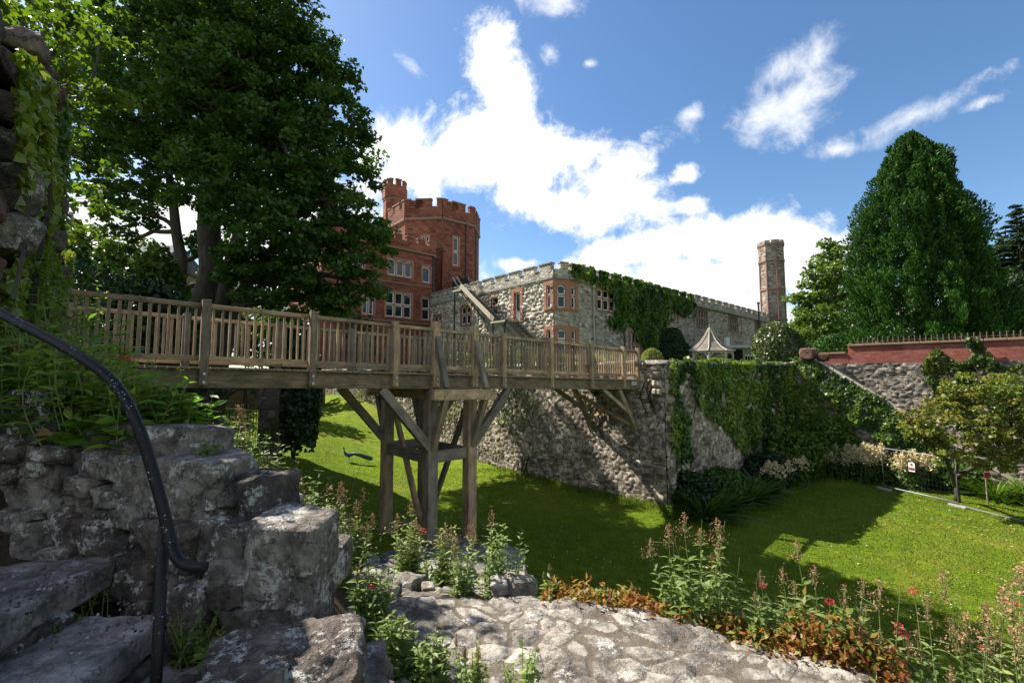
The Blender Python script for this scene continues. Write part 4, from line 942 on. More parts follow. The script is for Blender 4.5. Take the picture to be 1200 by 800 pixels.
# --- arched wall with its grille across the far end of the moat
DKW = mat_masonry('shade_darkened_rubble', [(.05, .045, .038), (.11, .10, .085), (.14, .125, .10)], (.07, .062, .05), 2.4, 4.5, .07, .7, .05, ((.03, .05, .012), 1.2, .5))  # stone tones darkened to carry the wall's shade, plus moss green patches
aw = empty('arched_wall', (-10.6, 17.6, -2.4)); tag(aw, 'dark stone wall with a round arch, seen under the bridge deck', 'wall')
def arch_wall():
    F = Face((-14.4, 16.7, 0), unit(np.array([1, .16, 0])), unit(np.array([.16, -1, 0]))); a0, a1 = 3.42, 4.80; zs, r = -1.25, .69; top = -.30
    m = MB(); th = .55
    for o0, o1, pr in ((-th, 0, 0),):
        F.bx(m, 0, a0, -3.2, top, -th, 0); F.bx(m, a1, 5.5, -3.2, top, -th, 0)
        for k in range(14):
            x0, x1 = a0+(a1-a0)*k/14, a0+(a1-a0)*(k+1)/14; c = (a0+a1)/2
            h0, h1 = zs+math.sqrt(max(0, r*r-(x0-c)**2)), zs+math.sqrt(max(0, r*r-(x1-c)**2))
            m.hexa([F.p(x0, h0, 0), F.p(x1, h1, 0), F.p(x1, h1, -th), F.p(x0, h0, -th), F.p(x0, top, 0), F.p(x1, top, 0), F.p(x1, top, -th), F.p(x0, top, -th)])
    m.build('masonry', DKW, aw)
    m = MB(); c = (a0+a1)/2
    for k in range(13):
        t0, t1 = math.pi*k/13+.01, math.pi*(k+1)/13-.01
        q = [F.p(c-rr*math.cos(t), zs+rr*math.sin(t), o) for o in (.05, -.1) for t, rr in ((t0, r-.004), (t1, r-.004), (t1, r+.22), (t0, r+.22))]
        m.hexa(q)
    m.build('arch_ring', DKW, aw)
    g = empty('iron_grille_gate', tuple(F.p(c, -2.3, -.3))); tag(g, 'thin iron grille gate standing in the arch under the bridge', 'gate'); m = MB()
    for i in range(13): x = a0+.05+(a1-a0-.1)*i/12; m.bar(F.p(x, -2.35, -.3), F.p(x, -1.35, -.3), .02, .02)
    for z in (-2.25, -2.05, -1.85, -1.65, -1.4): m.bar(F.p(a0+.02, z, -.3), F.p(a1-.02, z, -.3), .02, .02)
    m.build('bars', DARKM, g)
    m = MB(); F.bx(m, (a0+a1)/2-.03, (a0+a1)/2+.03, -2.4, -1.3, -.33, -.27); m.build('centre_post', DARKM, g)
arch_wall()
BRN = mat_blockwork('brown_brick', [(.16, .10, .06), (.22, .14, .085), (.26, .18, .11)], (.2, .16, .12), .24, .08)
gw = empty('garden_wall', (-20, 33, -2.3)); tag(gw, 'sunlit brown brick garden wall framed by the arch', 'wall')
m = MB(); m.box((-30, 33, -2.6), (16, 1, 0), (-.03, .4, 0), (0, 0, 2.3)); m.build('brickwork', BRN, gw)
m = MB(); m.box((-30.05, 32.9, -.298), (16.1, 1.0, 0), (-.05, .6, 0), (0, 0, .12)); m.build('coping', GREY_C, gw)

# ------------------------------------------------------------------ the timber footbridge
A0 = np.array([-5.92, 7.17, 0]); BL = 14.15; BWID = 2.1
def bp(T, w, h): return Vector(A0+UB*T+NB*w+UPV*(-.19-.31*T/BL+h))
br_ = empty('footbridge', tuple(bp(.43*BL, 1.05, -3.9))); tag(br_, 'weathered timber footbridge with slatted railings on tall braced legs over the moat', 'bridge')
def timber(name, p0, p1, w, h, mat, parent, up=(0, 0, 1), bev=.008, me=None):
    p0, p1 = Vector(p0), Vector(p1); d = p1-p0; l = d.length; d.normalize(); up = Vector(up); y = up.cross(d)
    if y.length < 1e-3: y = Vector((UB[0], UB[1], 0)).cross(d)
    y.normalize(); z = d.cross(y)
    if me is None:
        m = MB(); m.box((0, -w/2, -h/2), (l, 0, 0), (0, w, 0), (0, 0, h)); me = bpy.data.meshes.new(name); me.from_pydata(m.v, [], m.f)
        bm = bmesh.new(); bm.from_mesh(me); bmesh.ops.recalc_face_normals(bm, faces=bm.faces)
        if bev: bmesh.ops.bevel(bm, geom=bm.edges[:], offset=bev, segments=1, affect='EDGES')
        bm.to_mesh(me); bm.free(); me.materials.append(mat)
    o = bpy.data.objects.new(name, me); COL.objects.link(o); o.parent = parent
    q = parent; l_ = Vector(parent.location)
    M = Matrix(((d.x, y.x, z.x, p0.x-l_.x), (d.y, y.y, z.y, p0.y-l_.y), (d.z, y.z, z.z, p0.z-l_.z), (0, 0, 0, 1)))
    o.matrix_basis = M
    return o
T0, T1 = -.30*BL, BL
tp_ = np.array([-.305, -.183, -.061, .062, .187, .312, .387, .469, .538, .671, .806, .934, .998])*BL
for side, w in (('near', 0.0), ('far', BWID)):
    o = -.02 if side == 'near' else .02
    timber('beam', bp(T0, w, .16), bp(T1, w, .16), .14, .32, WB, br_)
    for i in range(len(tp_)-1):
        a, b = tp_[i]+.07, tp_[i+1]-.07
        timber('handrail', bp(a, w+o, 1.40), bp(b, w+o, 1.40), .10, .075, WD, br_)
        timber('bottom_rail', bp(a, w+o, .50), bp(b, w+o, .50), .06, .09, WD, br_)
    for i, T in enumerate(tp_):
        tall = i in (6, 7)
        po = timber('post', bp(T, w+o*5, .04), bp(T, w+o*5, 1.50+(.08 if tall else 0)), .13, .13 if not tall else .17, WD if side == 'near' else WG, br_)
        if side == 'near':
            for h in (.10, .24):
                m = MB(); p = bp(T, w+o*5-.072, h); m.tube([p, p-Vector(NB)*.018], .022, 8); m.v = [tuple(po.matrix_basis.inverted() @ (Vector(v)-br_.location)) for v in m.v]; me = bpy.data.meshes.new('bolt'); me.from_pydata(m.v, [], m.f); b_o = bpy.data.objects.new('bolt', me); COL.objects.link(b_o); me.materials.append(IRON); b_o.parent = po
bal = []; 
for w, o in ((0.0, -.02), (BWID, .02)):
    for i in range(len(tp_)-1):
        n_ = max(2, round((tp_[i+1]-tp_[i]-.13)/.126)); 
        for k in range(n_): bal.append((tp_[i]+.065+(tp_[i+1]-tp_[i]-.13)*(k+.5)/n_, w+o, w < 1))
near = [b for b in bal if b[2]]; near_keep = near[-100:]; rest = near[:-100]+[b for b in bal if not b[2]]
bm0 = None
for T, w, _ in near_keep:
    j = random.uniform(-.006, .006)
    ob = timber('baluster', bp(T+j, w, .545), bp(T+j+random.uniform(-.006, .006), w, 1.364), .042, .034, WD, br_, (UB[0], UB[1], 0), 0.004, bm0)
    bm0 = ob.data
m = MB()
for T, w, _ in rest: m.bar(bp(T, w, .545), bp(T, w, 1.364), .036, .045, (UB[0], UB[1], 0))
WDV = mat_plain('weathered_oak_slats', (.235, .175, .115), .85, .2, 0, .45, 4)
sb = m.build('balusters_far', WDV, br_); sb.name = 'baluster_rows'; sb['kind'] = 'stuff'
m = MB(); T = T0
while T < T1-.05:
    g_ = .145; p = [bp(T+a, w, h) for h in (.325, .36) for a, w in ((0, -.16), (g_-.012, -.16), (g_-.012, BWID+.16), (0, BWID+.16))]; m.hexa(p); T += g_
m.build('deck_board', WDV, br_)
for w in (.7, 1.4): timber('joist', bp(T0, w, .20), bp(T1, w, .20), .1, .24, WG, br_)
# the braced trestle
LA, LB = .387*BL, .469*BL
gz0 = lambda T, w: float(ground_z(*[np.array([c]) for c in bp(T, w, 0)[:2]])[0])
def leg(T, w):
    p = bp(T, w, -.02); zb = gz0(T, w)-.25
    return timber('leg', (p.x, p.y, zb), (p.x, p.y, p.z), .27, .27, WG if w < 1 and T < 6 else WD, br_, tuple(UB), .015)
for T in (LA, LB):
    for w in (.08, 2.25): leg(T, w)
zmid = -1.95
def bz(T, w, z): p = bp(T, w, 0); return Vector((p.x, p.y, z))
for T in (LA, LB): timber('cross_tie', bz(T, -.05, zmid), bz(T, 2.4, zmid), .14, .26, WG, br_); timber('cap_beam', bp(T, -.62, -.13), bp(T, 2.9, -.13), .2, .24, WD, br_)
for w in (.08, 2.25): timber('side_tie', bz(LA-.1, w+.03, zmid+.02), bz(LB+.1, w+.03, zmid+.02), .15, .27, WG, br_); timber('sill', bz(LA, w, -4.05), bz(LB, w, -4.12), .12, .14, WG, br_)
for w in (-.55, 2.85): timber('outrigger_plate', bp(LA-.35, w, -.125), bp(LB+.3, w, -.125), .12, .25, WD, br_)
for T in (LA, LB):
    timber('knee_brace', bp(T, -.52, -.22), bz(T, .0, -1.75), .14, .17, WD, br_); timber('knee_brace', bp(T, 2.85, -.22), bz(T, 2.35, -1.75), .14, .17, WG, br_)
    timber('railing_strut', bp(T, -.13, 1.22), bp(T, -.56, .02), .13, .13, WG, br_, tuple(UB)); timber('railing_strut', bp(T, BWID+.13, 1.22), bp(T, 2.86, .02), .13, .13, WG, br_, tuple(UB))
for w in (.02, 2.28):
    timber('raking_brace', bp(LA-1.32, w, -.01), bz(LA-.05, w, -1.72), .16, .2, WG, br_); timber('raking_brace', bp(LB+1.25, w, -.01), bz(LB+.05, w, -1.72), .16, .2, WG, br_)
timber('diagonal_brace', bz(LA, 2.15, -.35), bz(LA, .2, -4.05), .1, .15, WD, br_); timber('diagonal_brace', bz(LB, .2, -.75), bz(LB, 2.1, -4.2), .1, .15, WD, br_)
# struts off the garden wall at the far end
for w in (.05, 2.05):
    timber('end_strut', bp(.925*BL, w, -.01), bz(BL-.02, w, -1.95), .16, .17, WD, br_)
    timber('end_strut', bp(.86*BL, w+.0, -.01) if w < 1 else bp(.85*BL, w, -.01), bz(BL-.3, w, -1.4), .13, .14, WG, br_)
timber('end_cross_brace', bp(.94*BL, .02, -.25), bz(BL-.25, 2.0, -1.75), .07, .13, WB, br_); timber('end_cross_brace', bp(.94*BL, 2.0, -.25), bz(BL-.25, .1, -1.75), .07, .13, WB, br_)
m = MB(); m.bar(bp(BL-.45, -.1, .22), bp(BL-.02, -.1, .22), .012, .17); m.build('bearing_plate', LEAD, br_)

# ------------------------------------------------------------------ trees
lob = lambda L: [(tuple(P(px, py, d)), r) for px, py, d, r in L]
SYL = lob([(330, 40, 19, 2.1), (120, 30, 20, 2.6), (210, 20, 17.5, 2.6), (290, 25, 20.5, 2.3), (345, 85, 19, 1.9), (390, 140, 18.5, 1.5), (395, 215, 19, 1.55), (335, 180, 17, 2.0), (250, 120, 16.5, 2.3), (165, 120, 18, 2.3),
  (418, 285, 18.5, 1.4), (380, 320, 17.5, 1.45), (320, 275, 16.5, 1.8), (260, 215, 16, 1.8), (185, 195, 19, 1.5), (135, 165, 20.5, 1.6), (315, 335, 18, 1.1), (425, 338, 18.5, .85), (350, 240, 20, 1.8), (230, 60, 22, 2.6),
  (300, 130, 22, 2.4), (110, 95, 21.5, 2.2), (200, -30, 19.5, 2.5), (285, -35, 20, 2.0), (385, 95, 19.5, 1.2), (372, 62, 20, .9), (412, 175, 20, 1.1), (165, 250, 19.5, .8), (285, 305, 18, .9), (245, 285, 20, .8), (440, 270, 19, .7), (280, 200, 19, 2.2), (220, 150, 20, 2.2), (360, 300, 19, 1.3), (400, 250, 17.5, 1.0), (300, 230, 19, 1.7), (345, 130, 20, 1.7), (180, 80, 20, 2.3), (270, 70, 18, 2.2), (140, 225, 20.5, .9), (340, 168, 26, 2.4), (300, 140, 26, 2.4), (255, 120, 25.5, 2.3), (365, 215, 26, 1.8), (300, 322, 17.5, 1.2), (345, 345, 17.5, 1.05), (272, 325, 21, 1.0), (392, 350, 18, .85), (150, 285, 21, .9), (105, 215, 21, 1.2), (95, 160, 21.5, 1.5)])
sb_ = np.array([-13.3, 19.2, -2.2])
lobe_tree('sycamore_tree', 'huge dark green sycamore with several trunks rising behind the bridge', 'tree', tuple(sb_), [(c, r*.985) for c, r in SYL], L_SYC, .175, 62, 16, .49, [.62, .42, .38, .36], 21,
  trunk_pts=[[sb_, (-13.0, 19.2, 2.6), (-12.7, 18.6, 9.5), (-12.5, 18.8, 13)], [sb_+np.array([.3, -.2, 1]), (-12.3, 19, 3.2), (-10.6, 18.3, 8.5)], [sb_+np.array([.5, .1, .6]), (-11.9, 19.4, 3.2), (-9.2, 18.6, 6.5)], [sb_+np.array([-.3, .1, .4]), (-14.2, 19.4, 3.6), (-15.2, 19.6, 9)]], top_r=.075, shell=.58, flat=.42)
lobe_tree('maple_sapling', 'young maple with yellow green lit leaves leaning over the red ruined wall', 'tree', (-6.9, 6.9, -.6), lob([(95, 125, 6.6, .62), (62, 62, 6.2, .65), (98, 185, 6.9, .5), (25, 25, 5.6, .7), (112, 235, 7.2, .36), (85, 95, 7.4, .6), (110, 30, 7.5, .55), (45, 10, 7.0, .7), (100, 275, 7.2, .25)]),
  L_YEL, .10, 30, 30, .22, .07, 22, top_r=.010, shell=.3, trunk_pts=[[(-6.9, 6.9, -.9), P(38, 230, 6.7), P(55, 130, 6.5)]])
lobe_tree('lime_tree', 'pale green broadleaf tree between the chimney tower and the tall cypress', 'tree', (P(968, 430, 44).x, 44, -.15), lob([(962, 325, 44, 2.0), (948, 350, 44, 1.7), (975, 305, 45, 1.5), (965, 375, 42, 2.2), (990, 350, 46, 2.5), (940, 385, 44, 1.3), (985, 395, 42, 1.6), (972, 290, 45, .8)]), L_LIM, .30, 34, 13, .65, .3, 23, shell=.3)
lobe_tree('ash_tree', 'loose green tree beyond the slate lodge', 'tree', (P(930, 425, 66).x, 66, -.15), lob([(925, 392, 66, 2.2), (942, 385, 66, 2.0), (912, 402, 67, 1.6)]), L_LIM, .4, 26, 9, .7, .3, 24, shell=.4)
def cypress(cx, d, prof, name, label, seed, mat, n=130000, size=.22):
    g = np.random.default_rng(seed); top = P(cx, prof[0][0], d); x0, y0 = top.x, d
    zs = np.array([P(cx, py, d).z for py, hw in prof])[::-1]; rs = np.array([hw/FPX*d for py, hw in prof])[::-1]
    root = empty(name, (x0, y0, -.12)); tag(root, label, 'tree')
    z = zs[0]+(zs[-1]-zs[0])*g.random(n*2); r = np.interp(z, zs, rs); keep = g.random(n*2) < (r/rs.max())**.8+.12; z, r = z[keep][:n], r[keep][:n]; n = len(z)
    a = g.random(n)*2*math.pi; H = zs[-1]-zs[0]
    q = np.stack([np.cos(a)*2.2, np.sin(a)*2.2, z/H*7.5], 1); lump = fbm(q*1.0, 2, seed); l2 = fbm(q*np.array([2.6, 2.6, 1.7]), 2, seed+4)
    l3 = fbm(q*8, 2, seed+8); rr = r*(.86+.36*(lump-.4)+.72*(l2-.5)+.24*(l3-.5))*(1-.28*g.random(n)**2.2)
    p = np.stack([x0+np.cos(a)*rr, y0+np.sin(a)*rr, z+(l2-.5)*.5], 1); o = np.stack([np.cos(a), np.sin(a), 0*a], 1)
    D = unit(o*.7+np.array([0, 0, .95])+g.normal(size=p.shape)*.38); N = unit(o+g.normal(size=p.shape)*.55)
    L = size*(.6+.8*g.random(n)); lv = Leaves().add(p, D, N, L, L*.42, np.clip(l3*.9+.7*(g.random(n)-.5), 0, 1), base=.5, fold=.3)
    m = MB(); m.tube([(x0, y0, -.3), (x0, y0, zs[-1]-1)], [.55, .08], 9); m.build('trunk', BARK, root, smooth=True, fix=False); lv.build('crown', mat, root)
cypress(1066, 32, [(157, 3), (164, 12), (176, 22), (200, 34), (230, 46), (260, 56), (300, 67), (350, 78), (385, 82), (418, 76)], 'cypress_tree', 'tall dense cone shaped cypress standing behind the red brick wall', 31, L_CON)
cypress(1132, 34, [(325, 1), (340, 14), (360, 24), (390, 30), (420, 28)], 'cypress_tree', 'low cypress bush at the foot of the tall cone shaped cypress', 35, L_CON, 14000, .25)
def spruce(cx, d, top, hw, name, label, seed):
    g = np.random.default_rng(seed); t = P(cx, top, d); x0, z1, z0 = t.x, t.z, -.2; Rm = hw/FPX*d
    root = empty(name, (x0, d, z0)); tag(root, label, 'tree'); m = MB(); m.tube([(x0, d, z0), (x0, d, z1-.3)], [.35, .03], 8); bm_ = MB(); lv = Leaves()
    z = z0+1.5
    while z < z1-.2:
        f = (z1-z)/(z1-z0); k = 6
        for i in range(k):
            a = g.random()*6.28; l = Rm*(f**.8)*(.7+.45*g.random())+.15; e = np.array([x0+math.cos(a)*l, d+math.sin(a)*l, z-.16*l+.25*(1-f)]); s = np.array([x0, d, z]); bm_.tube([s, (s+e)/2+UPV*.1*l, e], [.05, .035, .012], 4)
            n = int(26*l+10); q = g.random(n)**.7; c = s+(e-s)*q[:, None]+UPV*(.1*l*np.sin(q*3.14))[:, None]; o = unit(e-s); sd = np.cross(o, UPV)
            sg = np.where(g.random(n) < .5, -1, 1)[:, None]; D = unit(o*.7+sd*sg*.9+np.array([0, 0, -.35])+g.normal(size=(n, 3))*.25); L = (.35+.45*l/Rm)*(1.1-.5*q)*(.7+.6*g.random(n))
            lv.add(c, D, unit(UPV+g.normal(size=(n, 3))*.4), L, L*.32, np.clip(.2+.6*g.random(n), 0, 1))
        z += .33+.25*f
    m.build('trunk', BARK, root, smooth=True, fix=False); bm_.build('branches', BARK, root, fix=False); lv.build('crown', L_SPR, root)
spruce(1190, 42, 240, 72, 'spruce_tree', 'dark spruce with drooping branches beside the tall cypress', 41)
spruce(1262, 46, 225, 70, 'spruce_tree', 'dark spruce mostly outside the picture past the other spruce', 43)
lobe_tree('beech_tree', 'green broadleaf tree under the dark spruce', 'tree', (P(1165, 420, 40).x, 40, -.15), lob([(1160, 350, 40, 2.0), (1185, 340, 40, 2.2), (1150, 385, 39, 1.7), (1190, 385, 39, 2.2), (1172, 305, 45, 2.3), (1196, 290, 46, 2.5), (1160, 335, 44, 2.0), (1205, 330, 44, 2.6)]), L_DRK, .3, 30, 9, .55, .25, 44, shell=.4)
mb_ = np.array(Pz(1122, 588, -4.8)); MPL = [(1140, 470, 16.5, 1.05), (1100, 500, 16.4, .85), (1180, 480, 16.6, 1.1), (1075, 500, 16.6, .55), (1150, 515, 16.2, .95), (1115, 475, 17.2, .7), (1200, 520, 16.5, 1.0), (1230, 480, 16.8, 1.1), (1180, 455, 17.0, .75), (1110, 530, 16.0, .55), (1165, 540, 16.0, .6), (1060, 490, 17, .4)]
lobe_tree('ornamental_maple', 'low spreading ornamental maple with russet green leaves on the lawn', 'tree', tuple(mb_), lob(MPL), L_ACE, .12, 30, 46, .26, .085, 45, top_r=.016, shell=.3, flat=.5, trunk_pts=[[mb_, mb_+np.array([.02, 0, 1.1]), P(1130, 520, 16.6)], [mb_+np.array([0, 0, .7]), P(1105, 530, 16.5), P(1095, 505, 16.5)], [mb_+np.array([0, 0, .9]), P(1160, 535, 16.7), P(1185, 500, 16.8)]])
# greenery behind the bridge
BK = 'shrubs behind the bridge'
for i, (px, py, d, r, mt, sz, n, lab) in enumerate([
  (128, 322, 14.5, (1.0, 1.0, .8), L_LIM, .17, 2600, 'bright yellow green shrub above the bridge rail below the gap in the sycamore'), (183, 318, 16.5, (1.2, 1.2, .9), L_YEL, .18, 2600, 'sunlit green shrub just past the yellow green shrub behind the rail'),
  (95, 360, 12.0, (1.6, 1.2, 1.3), L_DRK, .16, 3000, 'dark shrub close behind the bridge rail by the ruined wall'), (165, 372, 13.5, (2.0, 1.3, 1.3), L_DRK, .17, 3600, 'dark shrub behind the slats below the bright shrub'),
  (347, 440, 18.8, (.95, 1.0, 2.0), L_DRK, .22, 6000, 'tall dark yew shrub beneath and behind the bridge deck next to the arch'), (205, 385, 30, (2.6, 2, 2.4), L_DRK, .28, 3600, 'dark shrub farther back below the sycamore trunk'),
  (395, 395, 44, (3.6, 2.5, 3.4), L_DRK, .34, 4200, 'dark round shrub in front of the red wing'), (190, 390, 24, (2.2, 2, 2.4), L_DRK, .26, 3600, 'dark shrub below the sycamore trunk above the arch'), (345, 398, 52, (6.5, 3, 4.0), L_SYC, .32, 6000, 'wide shadowed shrub mass by the foot of the red wing'), (175, 380, 27, (4, 2, 2.6), L_DRK, .26, 5000, 'dark evergreen mass seen between the slats under the bright shrubs'), (40, 330, 9.5, (1.2, 1, 1.6), L_DRK, .13, 3000, 'dark shrub tucked behind the red ruined wall'),
  (90, 300, 22, (3.0, 2, 1.6), L_SYC, .24, 3000, 'shadowed shrub in front of the grey stone house')]):
    c_ = P(px, py, d); beh = (np.array(c_)[:2]-C0[:2])@UB[:2] > .3
    bush('shrub', lab, 'shrub', c_, r, mt, sz, n, 60+i, BK, floor=-.15 if beh else float(ground_z(np.array([c_.x]), np.array([c_.y]))[0])-.35)
lobe_tree('holly_tree', 'dark holly tree behind the arched wall under the sycamore', 'tree', (P(285, 400, 33).x, 33.5, -2.4), lob([(255, 385, 34, 2.3), (300, 392, 33, 2.2), (278, 360, 34, 2.0), (335, 388, 35, 2.0)]), L_DRK, .28, 30, 8, .6, .16, 46, shell=.3)
lobe_tree('hawthorn_tree', 'backlit green hawthorn seen under the sycamore branches', 'tree', (P(310, 400, 29).x, 29, -2.5), lob([(305, 365, 29, 1.5), (325, 380, 29, 1.3), (285, 380, 29, 1.2)]), L_LIM, .22, 30, 10, .5, .10, 47, shell=.3)
# garden shrubs on the terrace
bush('round_bush', 'big round variegated bush in front of the lodge', 'bush', P(910, 404, 34), (1.62, 1.6, 1.62), L_HOL, .16, 9000, 80, lump=.08, inner=.85, floor=-.15)
bush('topiary', 'dark rounded topiary against the ivy clad castle wall', 'topiary', P(788, 405, 38), (1.05, 1.05, 1.5), L_DRK, .13, 9000, 81, lump=.12, inner=.85, floor=-.15)
bush('topiary', 'lower half of the dark clipped topiary spreading wider beside the gazebo', 'topiary', P(793, 413, 37.6), (1.3, 1.2, 1.0), L_DRK, .13, 7000, 82, lump=.1, inner=.85, floor=-.15)
bush('golden_bush', 'small dome shaped yellow bush just behind the moat wall coping', 'bush', P(764, 420, 19), (.46, .46, .40), L_YBU, .07, 4200, 83, lump=.06, inner=.85, floor=-.15)
for i, (px, py, d, r, mt, lab) in enumerate([(975, 402, 31, (1.3, 1, .7), L_CON, 'low green shrub at the foot of the tall cypress'), (948, 398, 33, (1.0, 1, .8), L_LIM, 'light green shrub between round bush and cypress'), (650, 425, 26, (1.4, .8, .5), L_IVD, 'flowering garden shrub seen through the bridge slats'), (690, 425, 25, (1.2, .8, .45), L_YBU, 'yellowish garden shrub seen through the slats near the corner'), (600, 425, 29, (1.8, .8, .6), L_VAL, 'pale garden shrub behind the bridge slats below the fire escape'), (540, 425, 33, (2.2, .8, .7), L_IVD, 'green garden shrub behind the slats below the sunlit castle wall')]):
    bush('garden_shrub', lab, 'shrub', P(px, py, d), r, mt, .14, 2200, 84+i, 'shrubs in the castle garden', floor=-.15)

# ------------------------------------------------------------------ ivy and creepers
def creeper(name, label, F, srange, zrange, poly, n, size, mat, seed, thick=.3, base=.05, skip=None, lumps=1.2, cat='ivy', hang=.9, grp=None, sparse=0):
    g = np.random.default_rng(seed); s = g.uniform(*srange, n*12); z = g.uniform(*zrange, n*12)
    th = fbm(np.stack([s*lumps, z*lumps, s*0+seed], 1), 3, seed); off = base+thick*np.clip(th-.25, 0, 1)*1.4*(.35+.65*g.random(len(s)))
    p = F.O+s[:, None]*F.u+z[:, None]*UPV+off[:, None]*F.n
    wob = (fbm(np.stack([s*2.5, z*2.5, s*0], 1), 3, seed+3)-.5)
    px, py = proj(p); k = inpoly(px+wob*22, py+wob*18, poly)
    if skip is not None: k &= ~skip(s, z)
    if sparse: k &= fbm(np.stack([s*2.2, z*2.2, s*0+5], 1), 3, seed+9) > sparse
    i = np.nonzero(k)[0][:n]; p, th = p[i], th[i]; m_ = len(i)
    N = unit(F.n*1.0+np.array([0, 0, .45])+g.normal(size=(m_, 3))*.5); D = unit(np.array([0, 0, -hang])+F.n*.25+g.normal(size=(m_, 3))*.55)
    L = size*(.45+1.0*g.random(m_)); big = fbm(np.stack([p[:, 0]*.9, p[:, 1]*.9, p[:, 2]*.55], 1), 3, seed+21); lv = Leaves().add(p, D, N, L, L*.9, np.clip((th-.5)*1.6+(big-.5)*2.4+.42+.6*(g.random(m_)-.5), 0, 1), base=.3)  # tint noise puts yellow-lit highlights into the leaf colour
    root = empty(name, tuple(p[int(np.argmin(p[:, 2]))])); tag(root, label, cat, grp)
    m = MB()
    for j in range(10):
        a = p[g.integers(m_)]; m.tube([a-F.n*.0+UPV*0, a-UPV*.5+F.u*.2, a-UPV*1.1-F.u*.1], .02, 4)
    m.build('ivy_stems', BARK, root, fix=False); lv.build('foliage', mat, root)
    return root
poly = [(661, 300), (675, 301), (693, 304), (713, 309), (731, 314), (749, 318), (766, 322), (783, 327), (800, 331), (815, 336), (815, 348), (811, 366), (800, 370), (792, 362), (785, 366), (782, 388), (777, 411), (760, 412), (752, 403), (747, 392), (741, 378), (729, 382), (722, 389), (717, 380), (712, 372), (722, 371), (724, 357), (720, 347), (715, 341), (705, 335), (699, 331), (676, 326), (670, 318), (662, 314)]
gap = lambda s, z: (z > 8.15) & (((s-1.4) % 1.75) > 1.22)
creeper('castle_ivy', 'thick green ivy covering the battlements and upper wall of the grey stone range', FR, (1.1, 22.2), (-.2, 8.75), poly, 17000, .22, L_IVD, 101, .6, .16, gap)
FM = Face(C0, RWD, RN); FE = Face(RO, EW, EN); FB = Face(I0, EW, EN); FLM = Face(C0, LW, LN)
polyA = [(779, 423), (940, 421), (940, 565), (912, 552), (900, 530), (893, 506), (885, 520), (872, 532), (862, 520), (854, 508), (845, 498), (833, 494), (822, 480), (815, 462), (813, 440), (801, 438), (797, 466), (809, 488), (812, 520), (806, 552), (795, 548), (785, 522), (780, 490), (783, 455)]
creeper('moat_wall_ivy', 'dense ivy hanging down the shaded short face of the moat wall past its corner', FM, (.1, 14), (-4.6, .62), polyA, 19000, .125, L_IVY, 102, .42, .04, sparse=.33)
polyB = [(905, 424), (950, 420), (966, 429), (1000, 448), (1035, 466), (1060, 486), (1110, 505), (1110, 545), (1048, 522), (1015, 507), (985, 494), (966, 487), (942, 482), (938, 512), (930, 548), (905, 555)]
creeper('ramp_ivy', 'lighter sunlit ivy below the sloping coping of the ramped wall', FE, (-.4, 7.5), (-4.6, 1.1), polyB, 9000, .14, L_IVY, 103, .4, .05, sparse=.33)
polyT = [(779, 421), (953, 419), (953, 430), (779, 430)]
FT = Face(C0-RN*.25, RWD, RN)
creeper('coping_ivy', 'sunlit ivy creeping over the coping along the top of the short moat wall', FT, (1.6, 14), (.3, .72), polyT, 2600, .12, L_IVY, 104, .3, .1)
polyC = [(1080, 436), (1088, 420), (1098, 408), (1112, 418), (1128, 424), (1134, 402), (1146, 396), (1158, 408), (1163, 424), (1180, 430), (1205, 428), (1205, 490), (1120, 480), (1088, 456)]
creeper('climbing_shrub', 'straggly climbing shrub on the red brick wall above the russet maple', FB, (3, 12), (-2, 2.0), polyC, 3600, .13, L_YEL, 105, .5, .1, cat='climber', sparse=.44)
for i, (px, py, r, lab) in enumerate([(598, 476, 34, 'fringe of creeper below the bridge deck on the long moat wall beside the trestle'), (612, 536, 9, 'lone green tuft low on the long moat wall'), (694, 474, 16, 'tuft of fern on the moat wall by the end struts'), (432, 470, 24, 'ragged greenery on the moat wall between the trestle legs'), (760, 448, 12, 'pink flowered valerian rooted in the moat wall corner'), (520, 470, 22, 'creeper patch on the moat wall behind the trestle')]):
    rr = [(px-r, py-r*.9), (px+r, py-r*.8), (px+r*.8, py+r*.3), (px+r*.2, py+r), (px-r*.6, py+r*.5)]
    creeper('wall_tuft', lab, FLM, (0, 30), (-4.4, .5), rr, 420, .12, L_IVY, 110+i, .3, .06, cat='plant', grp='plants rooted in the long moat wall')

# ------------------------------------------------------------------ border plants at the foot of the walls
def fern(name, label, c, h, n, seed, mat=None, w=.13, group=None, spread=.9, cat='fern'):
    g = np.random.default_rng(seed); c = np.array(c, float); root = empty(name, tuple(c)); tag(root, label, cat, group)
    a = g.random(n)*6.28; el = .45+.9*g.random(n); D = np.stack([np.cos(a)*np.cos(el)*spread, np.sin(a)*np.cos(el)*spread, np.sin(el)], 1)
    b = c+np.stack([np.cos(a), np.sin(a), 0*a], 1)*(h*.35*g.random((n, 1)))
    N = np.cross(np.cross(unit(D), UPV), unit(D)); lv = Leaves().blade(b, D, N, h*(.75+.5*g.random(n)), w*(.7+.6*g.random(n)), g.random(n), bend=.42, seg=5)
    lv.build('fronds', mat or L_FRN, root); return root
BD = 'plants along the foot of the moat wall'
def at(F, s, o, z=-4.8): return F.O+F.u*s+F.n*o+UPV*z
for i, (F, s, o, h, n, lab) in enumerate([(FM, .6, .9, 1.1, 170, 'big fern clump hard against the corner of the moat wall'), (FM, 1.5, 1.0, 1.0, 150, 'fern clump second from the moat wall corner'), (FM, 3.6, 1.1, 1.05, 160, 'fern clump between two leafy shrubs under the ivy'), (FM, 5.2, 1.1, .9, 130, 'fern clump below the hanging ivy next to cream plumes')]):
    fern('fern', lab, at(F, s, o), h, n, 120+i, None, .15, BD)
